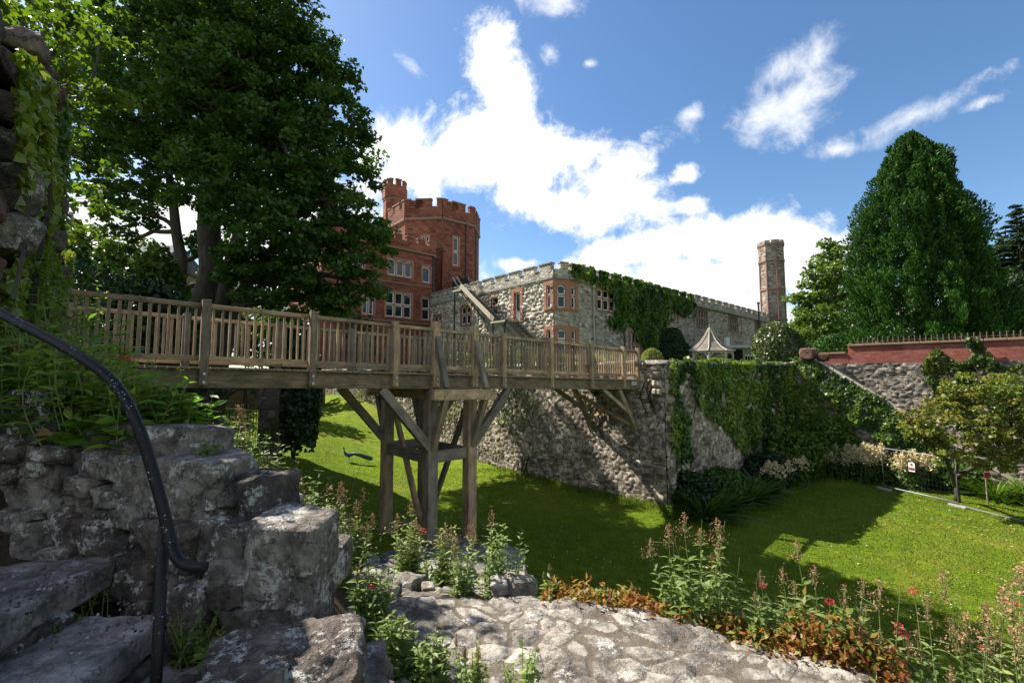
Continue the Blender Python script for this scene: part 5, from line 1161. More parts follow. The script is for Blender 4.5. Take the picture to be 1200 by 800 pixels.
for i, (F, s, o, r, mt, sz, n, lab) in enumerate([(FM, 1.0, .45, (.8, .6, .75), L_DRK, .13, 2600, 'dark shrub against the moat wall behind the corner ferns'), (FM, 2.6, .7, (.8, .7, .75), L_FRN, .12, 2600, 'feathery shrub in the middle of the ferns'), (FM, 6.8, .9, (1.1, .9, .8), L_DRK, .13, 3200, 'dark leafy shrub below cream plumes in the moat corner'),
   (FM, 9.5, 1.0, (1.5, 1.1, 1.2), L_IVD, .15, 4200, 'rounded green shrub in the shaded corner of the moat'), (FM, 12.3, 1.6, (1.6, 1.4, 1.5), L_IVD, .16, 5000, 'tall green shrub filling the inner corner under the ivy'), (FE, 1.7, 1.3, (1.2, .9, 1.3), L_IVD, .15, 4200, 'tall green shrub in front of the ramped wall'),
   (FE, 3.3, 1.3, (1.0, .8, .65), L_IVD, .13, 3000, 'leafy shrub under the largest cream plumes'), (FE, 4.9, 1.3, (1.0, .8, .65), L_IVD, .13, 3000, 'leafy shrub behind the metal fence panel'), (FE, 6.4, 1.2, (.9, .8, .6), L_FRN, .13, 2600, 'leafy shrub behind the trunk of the russet maple'), (FE, 9.5, 1.2, (1.3, .9, .7), L_DRK, .13, 2600, 'dark shrub at the edge of the lawn past the maple')]):
    c = at(F, s, o)+UPV*r[2]*.85
    bush('border_shrub', lab, 'shrub', c, r, mt, sz, n, 130+i, BD, lump=.3)
for i, (s, o) in enumerate([(7.4, 1.9), (8.3, 1.7)]):
    fern('daylily', ['tuft of strap leaved daylilies behind the maple trunk', 'second tuft of strap leaved daylilies further along the border'][i], at(FE, s, o), 1.0, 190, 150+i, L_IVD, .05, BD, 1.0, 'plant')
def plumes(label, c, spread, n, h, seed):
    g = np.random.default_rng(seed); c = np.array(c, float); root = empty('goatsbeard', tuple(c)); tag(root, label, 'plant', 'cream flowering plants in the border')
    m = MB(); lv = Leaves(); fl = Leaves()
    for i in range(n):
        b = c+np.array([g.normal()*spread*.35, g.normal()*spread*.2, 0]); t = c+np.array([g.uniform(-1, 1)*spread, g.normal()*spread*.3, h*(.75+.4*g.random())]); m.tube([b, (b+t)/2+UPV*.1, t], .012, 4)
        k = 150; q = g.random(k)**.8; p = t+np.stack([g.normal(size=k)*.17*(1.05-q), g.normal(size=k)*.17*(1.05-q), q*.5-.2], 1); Leaves().add(p, rdirs(k, g)+UPV*.6, rdirs(k, g), .085, .06, g.random(k)).build('plume', L_PLU, root)
        k = 26; p = b+(t-b)*g.random((k, 1))*.8+g.normal(size=(k, 3))*.14; fl.add(p, rdirs(k, g)-UPV*.2, rdirs(k, g)+UPV, .14, .07, g.random(k))
    m.build('stems', STEMM, root, fix=False); fl.build('foliage', L_FRN, root)
for i, (F, s, o, sp, n, h, lab) in enumerate([(FM, 6.3, 1.5, .5, 5, .95, 'cream plumes beside the ferns under the ivy'), (FM, 8.3, 1.7, .5, 5, .9, 'cream plumes in the shade of the moat corner'), (FE, 2.5, 2.2, .6, 9, 1.15, 'dim cream plumes at the shaded end of the border'), (FE, 3.6, 2.2, .75, 22, 1.3, 'largest bank of sunlit cream plumes at the end of the fence panel'), (FE, 5.1, 2.2, .7, 18, 1.15, 'cream plumes behind the metal fence panel')]):
    plumes(lab, at(F, s, o), sp, n, h, 160+i)

# ------------------------------------------------------------------ things on the lawn and on the brick wall
GALV = mat_plain('dull_galvanised_tube', (.24, .245, .25), .55, .4, .3, .2)
def panel_fence():
    a = np.array(Pz(1036, 572, -4.72)); b = np.array(Pz(1123, 592, -4.72)); u = unit(b-a); l = np.linalg.norm(b-a); n = np.array([u[1], -u[0], 0]); h = 1.68
    F = Face((a[0], a[1], 0), u*np.array([1, 1, 0]), n); r = empty('fence_panel', tuple(a)); tag(r, 'temporary metal mesh fence panel standing on the lawn in front of cream plumes', 'fence')
    m = MB(); m.tube([F.p(0, -4.72), F.p(0, -4.72+h), F.p(l, -4.72+h), F.p(l, -4.72)], .017, 8); m.tube([F.p(0, -4.62), F.p(l, -4.62)], .024, 8); m.build('frame', GALV, r, smooth=True)
    m = MB()
    for i in range(1, 20): m.bar(F.p(l*i/20, -4.6), F.p(l*i/20, -4.72+h), .003, .003)
    for i in range(1, 9): m.bar(F.p(0, -4.55+i*.19), F.p(l, -4.55+i*.19), .003, .003)
    m.build('wire_mesh', DARKM, r)
    for k, s in enumerate((0, l)): m = MB(); F.bx(m, s-.28, s+.28, -4.82, -4.70, -.1, .1); m.build('foot_block', GREY_C, r, bevel=.02)
    m = MB(); m.bar(F.p(l+.05, -4.70), F.p(l+2.6, -4.73, .1), .03, .03); m.build('spare_rail', GALV, r)
    REDP = mat_plain('red_sign_paint', (.22, .03, .025), .5, .3, 0, .1)
    s0 = (np.array(P(1067, 547, 18.4))-a).dot(u); t = empty('notice', tuple(F.p(s0, -3.6, .03))); tag(t, 'small white notice with a red mark hung on the metal fence panel', 'sign')
    m = MB(); F.bx(m, s0-.11, s0+.11, -3.80, -3.46, .01, .025); m.build('board', WHITE, t); m = MB(); F.bx(m, s0-.10, s0+.10, -3.75, -3.64, .026, .03); m.tube([F.p(s0, -3.53, .026), F.p(s0, -3.53, .031)], .05, 14); m.build('red_mark', REDP, t)
    c = np.array(P(1158, 556, 17.4)); t = empty('notice', tuple(c)); tag(t, 'small dark red notice on a stake under the russet maple', 'sign')
    m = MB(); m.box(c+np.array([-.15, 0, -.12]), (.28, .05, 0), (0, .02, 0), (0, 0, .2)); m.build('board', REDP, t); m = MB(); m.bar(c+np.array([0, .09, -1.3]), c+np.array([0, .09, .15]), .05, .03); m.build('stake', WG, t)
panel_fence()
pf = empty('picket_fence', tuple(FB.p(7, 1.62, -.3))); tag(pf, 'row of short rusty pickets along the top of the red brick wall', 'fence')
m = MB()
for s in np.arange(2.9, 16, .2): m.bar(FB.p(s, 1.60, -.3), FB.p(s, 1.93, -.3), .045, .03, (0, 1, 0))
PKM = mat_plain('rusty_picket_paint', (.075, .055, .035), .7, .3, 0, .4); m.each('picket', PKM, pf); m = MB(); m.bar(FB.p(2.8, 1.74, -.33), FB.p(16, 1.74, -.33), .03, .05); m.build('rail', PKM, pf)
def peacock():
    d = 21.5; g0 = np.array(P(408, 536, d)); g0[2] = float(ground_z(np.array([g0[0]]), np.array([g0[1]]))[0]); r = empty('peacock', tuple(g0)); tag(r, 'peacock with a long trailing tail walking on the sunlit bank', 'bird')
    PB = mat_plain('peacock_blue', (.015, .05, .12), .4, .5, 0, .4, 30); PT = mat_plain('peacock_train', (.03, .055, .025), .6, .4, 0, .5, 25)
    S = [(-.30, .60, .006), (-.27, .61, .018), (-.23, .625, .03), (-.20, .60, .026), (-.185, .52, .026), (-.17, .44, .035), (-.12, .36, .075), (-.02, .31, .105), (.10, .31, .10), (.20, .33, .07), (.30, .34, .035), (.36, .34, .01)]
    m = MB(); m.tube([g0+np.array([x, .08*x, z]) for x, z, q in S], [q for *_, q in S], 12); m.build('body', PB, r, smooth=True)
    T = [(.12, .36, .05), (.3, .36, .08), (.55, .30, .10), (.8, .20, .11), (1.02, .12, .10), (1.12, .09, .03)]; m = MB()
    V = []; 
    m.tube([g0+np.array([x, .08*x, z]) for x, z, q in T], [q for *_, q in T], 10); m.v = [tuple(np.array(v)*np.array([1, 1, 1])) for v in m.v]; m.build('tail', PT, r, smooth=True)
    for y in (-.05, .05):
        m = MB(); m.tube([g0+np.array([.02, y, .24]), g0+np.array([.05, y, .13]), g0+np.array([.02, y, .01])], [.03, .012, .010], 6)
        for q in (-.5, 0, .5): m.tube([g0+np.array([.02, y, .012]), g0+np.array([-.06, y+q*.06, .005])], .006, 5)
        m.build('leg', GREYW, r)
    m = MB()
    for q in (-1, 0, 1): m.tube([g0+np.array([-.22, 0, .65]), g0+np.array([-.215+q*.02, 0, .72])], .004, 4)
    m.build('crest', PB, r)
peacock()

# ------------------------------------------------------------------ the ruined wall under the camera's feet
RPOLY = np.array([(2.75, 2.9), (2.42, 3.23), (1.97, 3.5), (1.455, 3.88), (.92, 4.1), (.34, 4.25), (.05, 5.0), (.12, 6.4), (.1, 7.6), (.12, 9.6), (-.3, 10.7), (-1.3, 11.9), (-2.1, 11.9), (-2.9, 10.8), (-2.7, 9), (-2.5, 7), (-2.2, 5.5), (-1.75, 4.3), (-1.1, 3.3), (-.85, 2.5), (-.8, 1.2), (3.3, 1.2), (3.2, 2.2)])
def sdist(x, y, poly):
    d = np.full(x.shape, 9e9); n = len(poly)
    for i in range(n):
        a, b = poly[i], poly[(i+1) % n]; ab = b-a; t = np.clip(((x-a[0])*ab[0]+(y-a[1])*ab[1])/ab.dot(ab), 0, 1)
        d = np.minimum(d, np.hypot(x-a[0]-t*ab[0], y-a[1]-t*ab[1]))
    return np.where(inpoly(x, y, [tuple(p) for p in poly]), d, -d)
def ruin_top(x, y): return -2.0-.015*np.clip(3-y, -9, 2)-np.clip(y-4.2, 0, 6.2)*.36
def ruin_floor():
    xs = np.concatenate([np.arange(-3.5, -1.1, .045), np.arange(-1.1, 3.7, .021)]); ys = np.concatenate([np.arange(1.3, 4.8, .021), np.arange(4.8, 12.4, .05)])
    X, Y = np.meshgrid(xs, ys, indexing='ij'); z0 = np.zeros_like(X)
    n2 = fbm(np.stack([X*1.7, Y*1.7, z0], -1), 4, 5)-.5; n1 = fbm(np.stack([X*7, Y*7, z0], -1), 4, 6)-.5
    d = sdist(X, Y, RPOLY)+n2*.35+n1*.08
    wx = fbm(np.stack([X*2.2, Y*2.2, z0+4], -1), 3, 7)-.5
    e, r1, r2 = cells(X+wx*.4, Y-wx*.35, .25, .185, 3, 1.0, .5)
    st = sst(e, .08, .36); far = sst(Y, 4.6, 6.2)
    st = sst(e+n1*.4, .06, .26); h = st*(.010+.022*r2*r2+.075*far*r2)+n1*.035*(.35+st)+n2*.08
    top = ruin_top(X, Y)+h
    gz = ground_z(X, Y)
    f = sst(-d, -.02, .42); Z = top*(1-f)+np.minimum(gz-.25, top-.3)*f
    # a heap of stones round the trestle feet
    F = grid_faces(*X.shape); dk = d.ravel()[F].min(1); F = F[dk > -.7]
    me = np_mesh('ruined_wall_top', np.stack([X, Y, Z], -1).reshape(-1, 3), F, {'stone': r1.ravel(), 'joint': (1-sst(e+n1*.55+(r2-.5)*.42, .08, .26)).ravel()}, smooth=True)
    return link('masonry_top', me, FLOOR, rf)
rf = empty('ruined_rubble_wall', (0, 4, -3)); tag(rf, 'broad broken top of a ruined rubble wall with pale stones set in brown mortar', 'ruin')
ruin_floor()
q = Rocks(400); g = np.random.default_rng(9)
for px, py, d, s in [(460, 632, 8.5, .5), (430, 640, 7.8, .55), (490, 640, 8.6, .45), (520, 650, 8.0, .5), (550, 655, 9.2, .5), (575, 668, 9.0, .55), (600, 655, 9.6, .5), (590, 640, 10.2, .5), (565, 690, 6.0, .35), (470, 660, 6.8, .45), (440, 668, 6.2, .4), (510, 672, 6.2, .4), (540, 676, 6.0, .38), (400, 655, 6.6, .5), (415, 690, 5.0, .3), (480, 690, 5.0, .3), (530, 640, 10.2, .6), (505, 634, 10.6, .5), (610, 690, 4.6, .28), (585, 695, 4.45, .25), (455, 700, 4.5, .3)]:
    c = np.array(P(px, py, d)); c[2] = float(ruin_top(c[0], c[1]))+.02+.1*g.random(); q.add(c, (s*(.8+.5*g.random()), s*(.7+.4*g.random()), s*(.4+.3*g.random())), g.random()*3, (g.normal()*.12, g.normal()*.12), .16, 5, 8)
for i in range(46):
    y = 4.8+5.8*g.random(); x = -2.4+2.5*g.random(); s = .12+.22*g.random(); q.add((x, y, float(ruin_top(x, y))+.03), (s, s*.8, s*.6), g.random()*3, (g.normal()*.2, g.normal()*.2), .16, 5, 6)
q.each('loose_stone', FLOOR, rf)

sw_ = empty('stacked_stone_wall', (-2.3, 2.8, -1.8)); tag(sw_, 'dark roughly stacked stone wall beside the steps, behind the black handrail', 'wall')
BLK = [(-30, 452, 86, 526, 3.05), (66, 494, 252, 545, 2.98), (-10, 520, 82, 602, 3.0), (74, 524, 130, 606, 2.92), (116, 536, 268, 624, 2.74), (228, 556, 322, 614, 2.72), (-10, 596, 30, 646, 2.95), (12, 596, 56, 612, 2.95), (6, 610, 56, 656, 2.9), (44, 602, 152, 654, 2.84),
       (142, 612, 246, 676, 2.62), (226, 606, 300, 664, 2.58), (276, 614, 376, 748, 2.50), (106, 650, 198, 710, 2.70), (40, 644, 84, 668, 2.85), (82, 650, 118, 676, 2.8), (140, 702, 180, 754, 2.62), (196, 690, 246, 790, 2.48), (238, 656, 300, 694, 2.50), (236, 686, 302, 722, 2.48), (246, 712, 352, 772, 2.44), (152, 750, 202, 815, 2.5), (180, 668, 246, 700, 2.66), (54, 690, 112, 712, 2.8), (40, 748, 150, 775, 2.6), (240, 762, 300, 810, 2.5)]
wallang = math.atan2(-.55, 2.14)
q = Rocks(200); big = Rocks(260)
for i, (x0, y0, x1, y1, d) in enumerate(BLK):
    dp = .34+.2*g.random(); c = np.array(P((x0+x1)/2, (y0+y1)/2, d))+np.array([0, dp*.5, -.01]); w_, h_ = (x1-x0)/FPX*d*1.02, (y1-y0)/FPX*d*1.0
    if i == 12: big.add(c+np.array([-.02, 0, 0]), (w_*.98, .42, h_*.98), wallang+.22, (.03, .05), .06, 14, 40, .62, cuts=2, shear=.05)
    elif i == 4: big.add(c, (w_*.97, .5, h_*.96), wallang+.06, (0, .02), .06, 16, 40, .55, cuts=1, shear=.03)
    else: q.add(c, (w_*.97, dp, h_*.93), wallang+g.normal()*.05, (g.normal()*.03, g.normal()*.03), .08, 13, 30, cuts=2, shear=.045)
for i in range(90):
    px = g.uniform(0, 330); py = g.uniform(np.interp(px, [0, 240, 330], [500, 570, 620]), np.interp(px, [0, 100, 200, 330], [650, 690, 780, 780])); dd = np.interp(px, [0, 330], [3.02, 2.52])+.05; s = .07+.10*g.random()
    q.add(np.array(P(px, py, dd))+np.array([0, .06, 0]), (s*1.5, s*1.6, s*.8), wallang+g.normal()*.2, (g.normal()*.1, g.normal()*.1), .15, 7, 9, cuts=4)
# courses behind the face, seen from above
for i in range(26):
    s = g.random(); x = -3.4+2.2*s; y = 3.35-.6*s+.3*g.random(); zt = np.interp(x, [-3.4, -2.2, -1.9, -1.5, -1.1], [-.22, -.42, -.66, -.86, -1.12]); q.add((x, y, zt-.14), (.36, .34, .26), g.random()*3, (0, 0), .16, 5, 9)
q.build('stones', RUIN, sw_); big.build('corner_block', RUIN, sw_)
m = MB()
for x0, x1, zt in ((-3.6, -2.5, -.5), (-2.5, -1.9, -.75), (-1.9, -1.5, -1.05)):
    y0 = 3.34-(x0+3.4)*.25; m.box((x0, y0, -2.4), (x1-x0, -.25*(x1-x0), 0), (0, .7, 0), (0, 0, zt+2.4))
EARTH = mat_plain('dark_earth', (.045, .034, .024), .95, .1, 0, .6, 12); m.build('earth_core', EARTH, sw_)
q = Rocks(300); 
for px, py, d, s in [(330, 785, 2.05, (.72, .5, .3)), (400, 800, 2.15, (.4, .4, .28)), (285, 800, 1.95, (.4, .4, .25)), (360, 760, 2.35, (.5, .4, .3)), (425, 775, 2.45, (.3, .3, .22)), (300, 765, 2.3, (.3, .3, .25)), (395, 745, 2.7, (.34, .3, .3)), (440, 810, 2.3, (.35, .3, .3)), (250, 815, 2.0, (.3, .3, .25))]:
    q.add(P(px, py, d)-Vector((0, 0, s[2]*.3)), s, g.random()*1.2-.4, (g.normal()*.1, g.normal()*.1), .13, 9, 32, .7+.3*g.random(), cuts=8, fine=.016)
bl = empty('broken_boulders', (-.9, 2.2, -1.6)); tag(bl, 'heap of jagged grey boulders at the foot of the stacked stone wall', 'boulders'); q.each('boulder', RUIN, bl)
st_ = empty('stone_steps', (-2.0, 2.0, -1.6)); tag(st_, 'worn stone steps climbing past the stacked wall', 'steps')
for x0, x1, z, y1 in ((-2.24, -1.68, -1.24, 2.42), (-2.78, -2.16, -1.06, 2.66), (-1.75, -1.2, -1.42, 2.3)):
    q = Rocks(int(abs(x0)*100)); q.add(((x0+x1)/2, (y1-.2)/2+.1, z-.075), (x1-x0, y1+.2, .15), .10, (0, 0), .07, 14, 48, cuts=0, shear=.015, fine=.012); q.build('tread', STEP, st_)
    q = Rocks(int(abs(x0)*170)); 
    for k in range(5): q.add((x1-.155+.015*g.normal(), .5+.45*k, z-.235), (.24, .47, .22), 0, (0, 0), .12, 9, 12, .2)
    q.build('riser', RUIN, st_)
lv = Rocks(900)
for i in range(110): x = -2.6+.9*g.random(); lv.add((x, 2.05+.5*g.random(), -1.20 if x > -2.1 else -1.035), (.014, .012, .010), g.random()*3, (0, 0), .1, 4, 2, cuts=0, fine=0)
gv = lv.build('gravel', RUIN); tag(gv, 'loose gravel gathered at the back of the stone steps', 'gravel', kind='stuff')
hr = empty('handrail', tuple(P(195, 800, 1.9))); tag(hr, 'curved black metal handrail with chipped paint on its own post', 'handrail')
RP = [(-60, 326, 2.15), (0, 366, 2.05), (60, 398, 2.0), (105, 425, 1.97), (138, 454, 1.95), (160, 494, 1.93), (177, 545, 1.92), (190, 592, 1.9), (199, 630, 1.88), (205, 649, 1.86), (214, 660, 1.85), (226, 664, 1.84), (241, 664, 1.84)]
pts = [np.array(P(*p)) for p in RP]; sm_ = []
for i in range(len(pts)-1):
    p0, p1, p2, p3 = pts[max(0, i-1)], pts[i], pts[i+1], pts[min(len(pts)-1, i+2)]
    for t in np.linspace(0, 1, 6)[:-1]: sm_.append(.5*((2*p1)+(p2-p0)*t+(2*p0-5*p1+4*p2-p3)*t*t+(3*p1-p0-3*p2+p3)*t**3))
sm_.append(pts[-1]); m = MB(); m.tube(sm_, .0215, 14); m.build('rail', BLACK, hr, smooth=True)
a = np.array(P(193, 612, 1.93)); m = MB(); m.tube([a, (a[0]-.0, a[1], -1.9)], .021, 12); m.build('post', BLACK, hr, smooth=True)

# --- the tall red ruin, mostly in the shade of its own ivy
rr_ = empty('red_ruined_wall', (-5, 4.8, 0)); tag(rr_, 'tall crumbling red stone ruin overhung with foliage at the end of the bridge', 'ruin')
u = unit(np.array([-1.85, 2.4, 0])); n = np.array([u[1], -u[0], 0]); o = np.array([-4.24, 3.50, 0])
q = Rocks(500)
for j, z in enumerate(np.arange(-.6, 3.1, .24)):
    s = -.9+.25*(j % 2)
    while s < 2.9-.12*max(0, z)+.15*g.normal():
        l = .22+.34*g.random(); q.add(o+u*(s+l/2)+n*(-.22+.10*g.normal())+UPV*(z+.17+.03*g.normal()), (l*1.05, .55, .27), math.atan2(u[1], u[0]), (g.normal()*.06, g.normal()*.06), .12, 9, 14, cuts=4, fine=.016); s += l
q.build('stones', RUINR, rr_)
q = Rocks(560); q.add(P(22, 112, 4.35), (.8, .6, .24), math.atan2(u[1], u[0])+.3, (.05, .1), .14, 5, 20, .05); q.add(P(28, 80, 4.5), (.6, .5, .25), math.atan2(u[1], u[0]), (.05, -.1), .14, 5, 14, .1); q.build('overhanging_slab', RUINR, rr_)
q = Rocks(580); q.add(P(4, 225, 3.6), (.42, .4, .36), .9, (0, .1), .14, 5, 18, .9); q.add(P(2, 275, 3.5), (.38, .4, .32), 1.2, (0, 0), .14, 5, 18, .85); q.add(P(2, 175, 3.7), (.35, .4, .3), .7, (0, .1), .14, 5, 14, .8); q.build('grey_block', RUIN, rr_)
m = MB(); m.box(o+u*-1-n*.5+UPV*-1, u*3.9, -n*.7, UPV*4.0); m.build('core', EARTH, rr_)

# ------------------------------------------------------------------ wild plants close by
def leafy(name, label, base, h, nst, seed, leafL, leafW, mat, spread=.35, heads=.0, flowers=0, cat='plant', group=None, lean=(0, 0), stemmat=None, near=True, headsize=1.0, rows=9, bare=.12, topl=.93):
    g = np.random.default_rng(seed); base = np.array(base, float); root = empty(name, tuple(base)); tag(root, label, cat, group)
    sm = MB(); lv = Leaves(); hd = Leaves(); fl = Leaves(); nh = nf = 0
    for i in range(nst):
        a = g.random()*6.28; hh = h*(.6+.55*g.random()); b = base+np.array([g.normal(), g.normal(), 0])*spread*.28*h-UPV*.12
        tip = b+np.array([math.cos(a)*spread*h*g.random()+lean[0]*hh, math.sin(a)*spread*h*g.random()+lean[1]*hh, hh+.12]); mid = (b+tip)/2+np.array([math.cos(a), math.sin(a), .25])*h*.10*g.normal()
        cv_ = [b*(1-t)**2+mid*2*t*(1-t)+tip*t*t for t in np.linspace(0, 1, 7)]; sm.tube(cv_, [.0055*(1-.6*t)*(.6+h*.5) for t in np.linspace(0, 1, 7)], 5)
        k = rows; t = np.linspace(bare, topl, k)+g.normal(size=k)*.015; t = np.clip(t, 0, 1); c = b*((1-t)**2)[:, None]+mid*(2*t*(1-t))[:, None]+tip*(t*t)[:, None]
        ang = np.where(np.arange(k) % 2 == 0, 0, math.pi/2)+g.random()*3
        sc = (1.1-.65*t)*(.75+.5*g.random(k))
        for sgn in (1, -1):
            D = np.stack([np.cos(ang)*sgn, np.sin(ang)*sgn, .35+.5*g.random(k)], 1)+g.normal(size=(k, 3))*.15; N = UPV+g.normal(size=(k, 3))*.3-D*.3
            lv.blade(c, D, N, leafL*sc, leafW*sc, np.clip(.15+.6*g.random(k)+.2*(t-.5)+(.5*(g.random(k) > .95)), 0, 1), bend=.3+.2*g.random(), seg=4)
        if g.random() < heads*.62:
            kk = int(95*headsize); q = g.random(kk); w_ = .035*headsize*h/.6*(1.15-q)*(1+.35*np.sin(q*18)); p = tip+np.stack([g.normal(size=kk)*w_, g.normal(size=kk)*w_, (q-.35)*.17*headsize*h/.6], 1); hd = Leaves().add(p, rdirs(kk, g)+UPV*.5, rdirs(kk, g), .013*h/.6*headsize, .009*h/.6*headsize, g.random(kk)); hd.build('seed_spray', L_SEED, root)
            for p_ in p[::5]: sm.tube([tip-UPV*.05*h, p_], .0016, 3, False)
        elif nf < flowers:
            kk = 60; d = rdirs(kk, g); Leaves().add(tip+d*.015*np.array([1.3, 1.3, .8]), d, rdirs(kk, g), .013, .009, g.random(kk)).build('flower', L_PINK, root); nf += 1
    sm.build('stems', stemmat or STEMM, root, fix=False); lv.build('leaves', mat, root)
    return root
def top_z(x, y):
    d = float(sdist(np.array([x]), np.array([y]), RPOLY)[0]); gz = float(ground_z(np.array([x]), np.array([y]))[0])
    return max(float(ruin_top(x, y)), gz) if d > -.22 else gz
VG = 'valerian growing on the ruin'; k = 0
def vplant(px, d, h, nst, label, z=None, **kw):
    global k; k += 1; x = (px-600)/FPX*d; zz = top_z(x, d) if z is None else z; kw.setdefault('topl', .74)
    return leafy(kw.pop('name', 'valerian_plant'), label, (x, d, zz), h, max(2, int(nst*kw.pop('dens', 1.0))), 700+k, kw.pop('L', .115), kw.pop('W', .04), kw.pop('mat', L_VAL), rows=kw.pop('rows', 11), group=kw.pop('group', VG), **kw)
# along the broken edge
for px, d, h, nst, kw, lab in [
  (800, 3.95, .72, 7, dict(heads=.9), 'tallest valerian with seed heads standing alone at the middle of the broken edge'), (768, 3.98, .62, 4, dict(heads=.9), 'slim valerian just beside the tallest one on the edge'), (832, 3.9, .58, 5, dict(heads=.9), 'valerian leaning away beside the tallest one on the edge'),
  (645, 4.3, .22, 3, dict(heads=.8), 'small seed stalk at the far end of the russet creeper'), (700, 4.2, .16, 3, dict(heads=.5), 'tiny sprig among the russet creeper'), (868, 3.7, .34, 5, dict(heads=.9), 'short brown headed valerian in the russet creeper'),
  (905, 3.6, .42, 7, dict(heads=.7, flowers=1), 'bushy valerian with one crimson floret near the corner of the ruin edge'), (938, 3.5, .55, 6, dict(heads=.8, flowers=1), 'tall valerian clump with many pinkish heads on the edge before the sunlit lawn'), (975, 3.4, .46, 7, dict(heads=.8), 'leafy valerian clump with pinkish heads against the sunlit lawn'), (1000, 3.3, .34, 8, dict(heads=.5), 'low leafy valerian where the ruin edge meets the picture bottom')]:
    vplant(px, d, h, nst, lab, **kw)
for px, d, h, nst, kw, lab in [
  (1035, 3.35, .85, 5, dict(heads=.8, flowers=2), 'thin valerian with two crimson florets against bright grass'), (1068, 3.3, .72, 4, dict(heads=.8, flowers=1), 'sparse valerian stalks with one crimson floret against bright grass'), (1120, 3.2, .74, 6, dict(heads=.9), 'valerian with russet stalks at the lower corner of the lawn'), (1150, 3.1, .85, 9, dict(heads=.8, flowers=1), 'dense valerian at the corner of the picture with one crimson floret'), (1185, 3.1, .9, 10, dict(heads=.8, flowers=1), 'dense valerian cut by the picture edge'), (1095, 3.0, .55, 9, dict(heads=.2), 'leafy low valerian without heads at the picture bottom'), (1210, 3.3, 1.0, 8, dict(heads=.8), 'tall valerian mostly past the picture edge')]:
    vplant(px, d, h, nst, lab, z=-2.45, **kw)
# between the stacked wall and the pale rubble
for px, d, h, nst, kw, lab in [
  (400, 4.4, .55, 14, dict(heads=.25), 'leafy valerian clump beside the corner block of the stacked wall'), (440, 3.6, .50, 14, dict(heads=.2, flowers=1), 'leafy valerian clump on the rubble below the trestle'), (470, 3.1, .42, 16, dict(heads=.1), 'dense leafy valerian at the picture bottom on the pale rubble'), (510, 3.0, .34, 10, dict(heads=.1), 'low leafy valerian at the bottom edge beside the dense clump'), (430, 2.75, .40, 14, dict(heads=.1), 'leafy valerian rising between the boulders and the rubble top'), (560, 2.9, .34, 5, dict(heads=.3, L=.06), 'lone sprig lying over the mortar of the ruin top'), (610, 2.95, .3, 4, dict(heads=.2, L=.06), 'sprig bending across the pale stones at the picture bottom'),
  (480, 6.0, .75, 10, dict(heads=.9), 'tall valerian with pink seed heads in front of the trestle leg'), (520, 5.2, .68, 6, dict(heads=.9, flowers=1), 'open valerian with red floret before the trestle foot'), (585, 4.7, .62, 7, dict(heads=.95), 'valerian with golden brown heads at the end of the pale rubble'), (545, 4.5, .5, 4, dict(heads=.8), 'thin valerian stalks over the russet creeper end'),
  (425, 6.5, .8, 14, dict(heads=.5), 'bushy valerian on the rubble heap by the trestle'), (385, 5.8, .85, 16, dict(heads=.5), 'large bushy valerian with pink heads on the bank below the bridge'), (350, 5.2, .9, 18, dict(heads=.35, flowers=1), 'large leafy valerian on the sunny bank beyond the stacked wall'), (320, 4.8, .75, 16, dict(heads=.3), 'leafy valerian behind the broken end of the stacked wall'), (375, 5.0, .62, 14, dict(heads=.2, flowers=2), 'valerian with a red floret just past the corner block'), (300, 5.6, .9, 14, dict(heads=.5), 'valerian with pink seed heads near the arch side of the bank'), (280, 4.4, .75, 14, dict(heads=.5), 'valerian overhanging the top stones of the stacked wall')]:
    vplant(px, d, h, nst, lab, dens=2.8, **{'topl': .92, **kw, 'heads': kw.get('heads', 0)*.4, 'flowers': min(1, kw.get('flowers', 0))})
for px, d, h, lab in [(350, 4.6, .95, 'long bare red stalk leaning over the bank'), (372, 4.4, .85, 'second long bare red stalk leaning over the bank')]:
    vplant(px, d, h, 3, lab, name='dry_stalk', heads=.8, rows=2, L=.03, stemmat=STEMR, lean=(.55, .1), group='dry stalks on the bank', headsize=.6)
# broad-leaved plants over the handrail and the top of the stacked wall
for i, (px, d, h, nst, z, kw) in enumerate([(10, 3.3, .55, 9, -.25, {}), (45, 3.2, .50, 10, -.30, {}), (85, 3.15, .50, 10, -.34, {}), (120, 3.1, .48, 10, -.40, dict(flowers=1)), (155, 3.1, .42, 10, -.42, {}), (190, 3.2, .36, 10, -.45, {}), (222, 3.3, .30, 10, -.5, {}), (60, 3.6, .75, 8, -.3, dict(flowers=1)), (110, 3.6, .7, 6, -.38, {}), (25, 3.9, .85, 9, -.25, {}), (150, 3.7, .6, 6, -.5, {}), (250, 3.5, .4, 8, -.75, {}), (5, 4.4, 1.0, 9, -.2, {}), (70, 4.4, .9, 9, -.3, {})]):
    x = (px-600)/FPX*d
    leafy('bank_plant', ['broad leaved plant at the picture edge behind the handrail', 'broad leaved plant just above the straight part of the handrail', 'broad leaved plant in the middle of the bank above the stacked wall', 'broad leaved plant with a magenta flower behind the handrail bend', 'reddening plant above the long cap stone', 'low green plant on the long cap stone', 'low plant at the end of the long cap stone', 'taller plant with a magenta flower before the bridge railing', 'taller thin plant before the bridge slats', 'tall plant against the foot of the red ruin', 'thin plant before the bridge beam', 'small plant tucked behind the big block under the bridge beam', 'tall weed on the foot of the red ruin at the picture edge', 'tall weed between the red ruin and the railing post'][i], (x, d, z), h*1.1, int(nst*2.4), 900+i, .165, .06, L_BIG, .5, 0, kw.get('flowers', 0), group='broad leaved plants on the bank', rows=7)
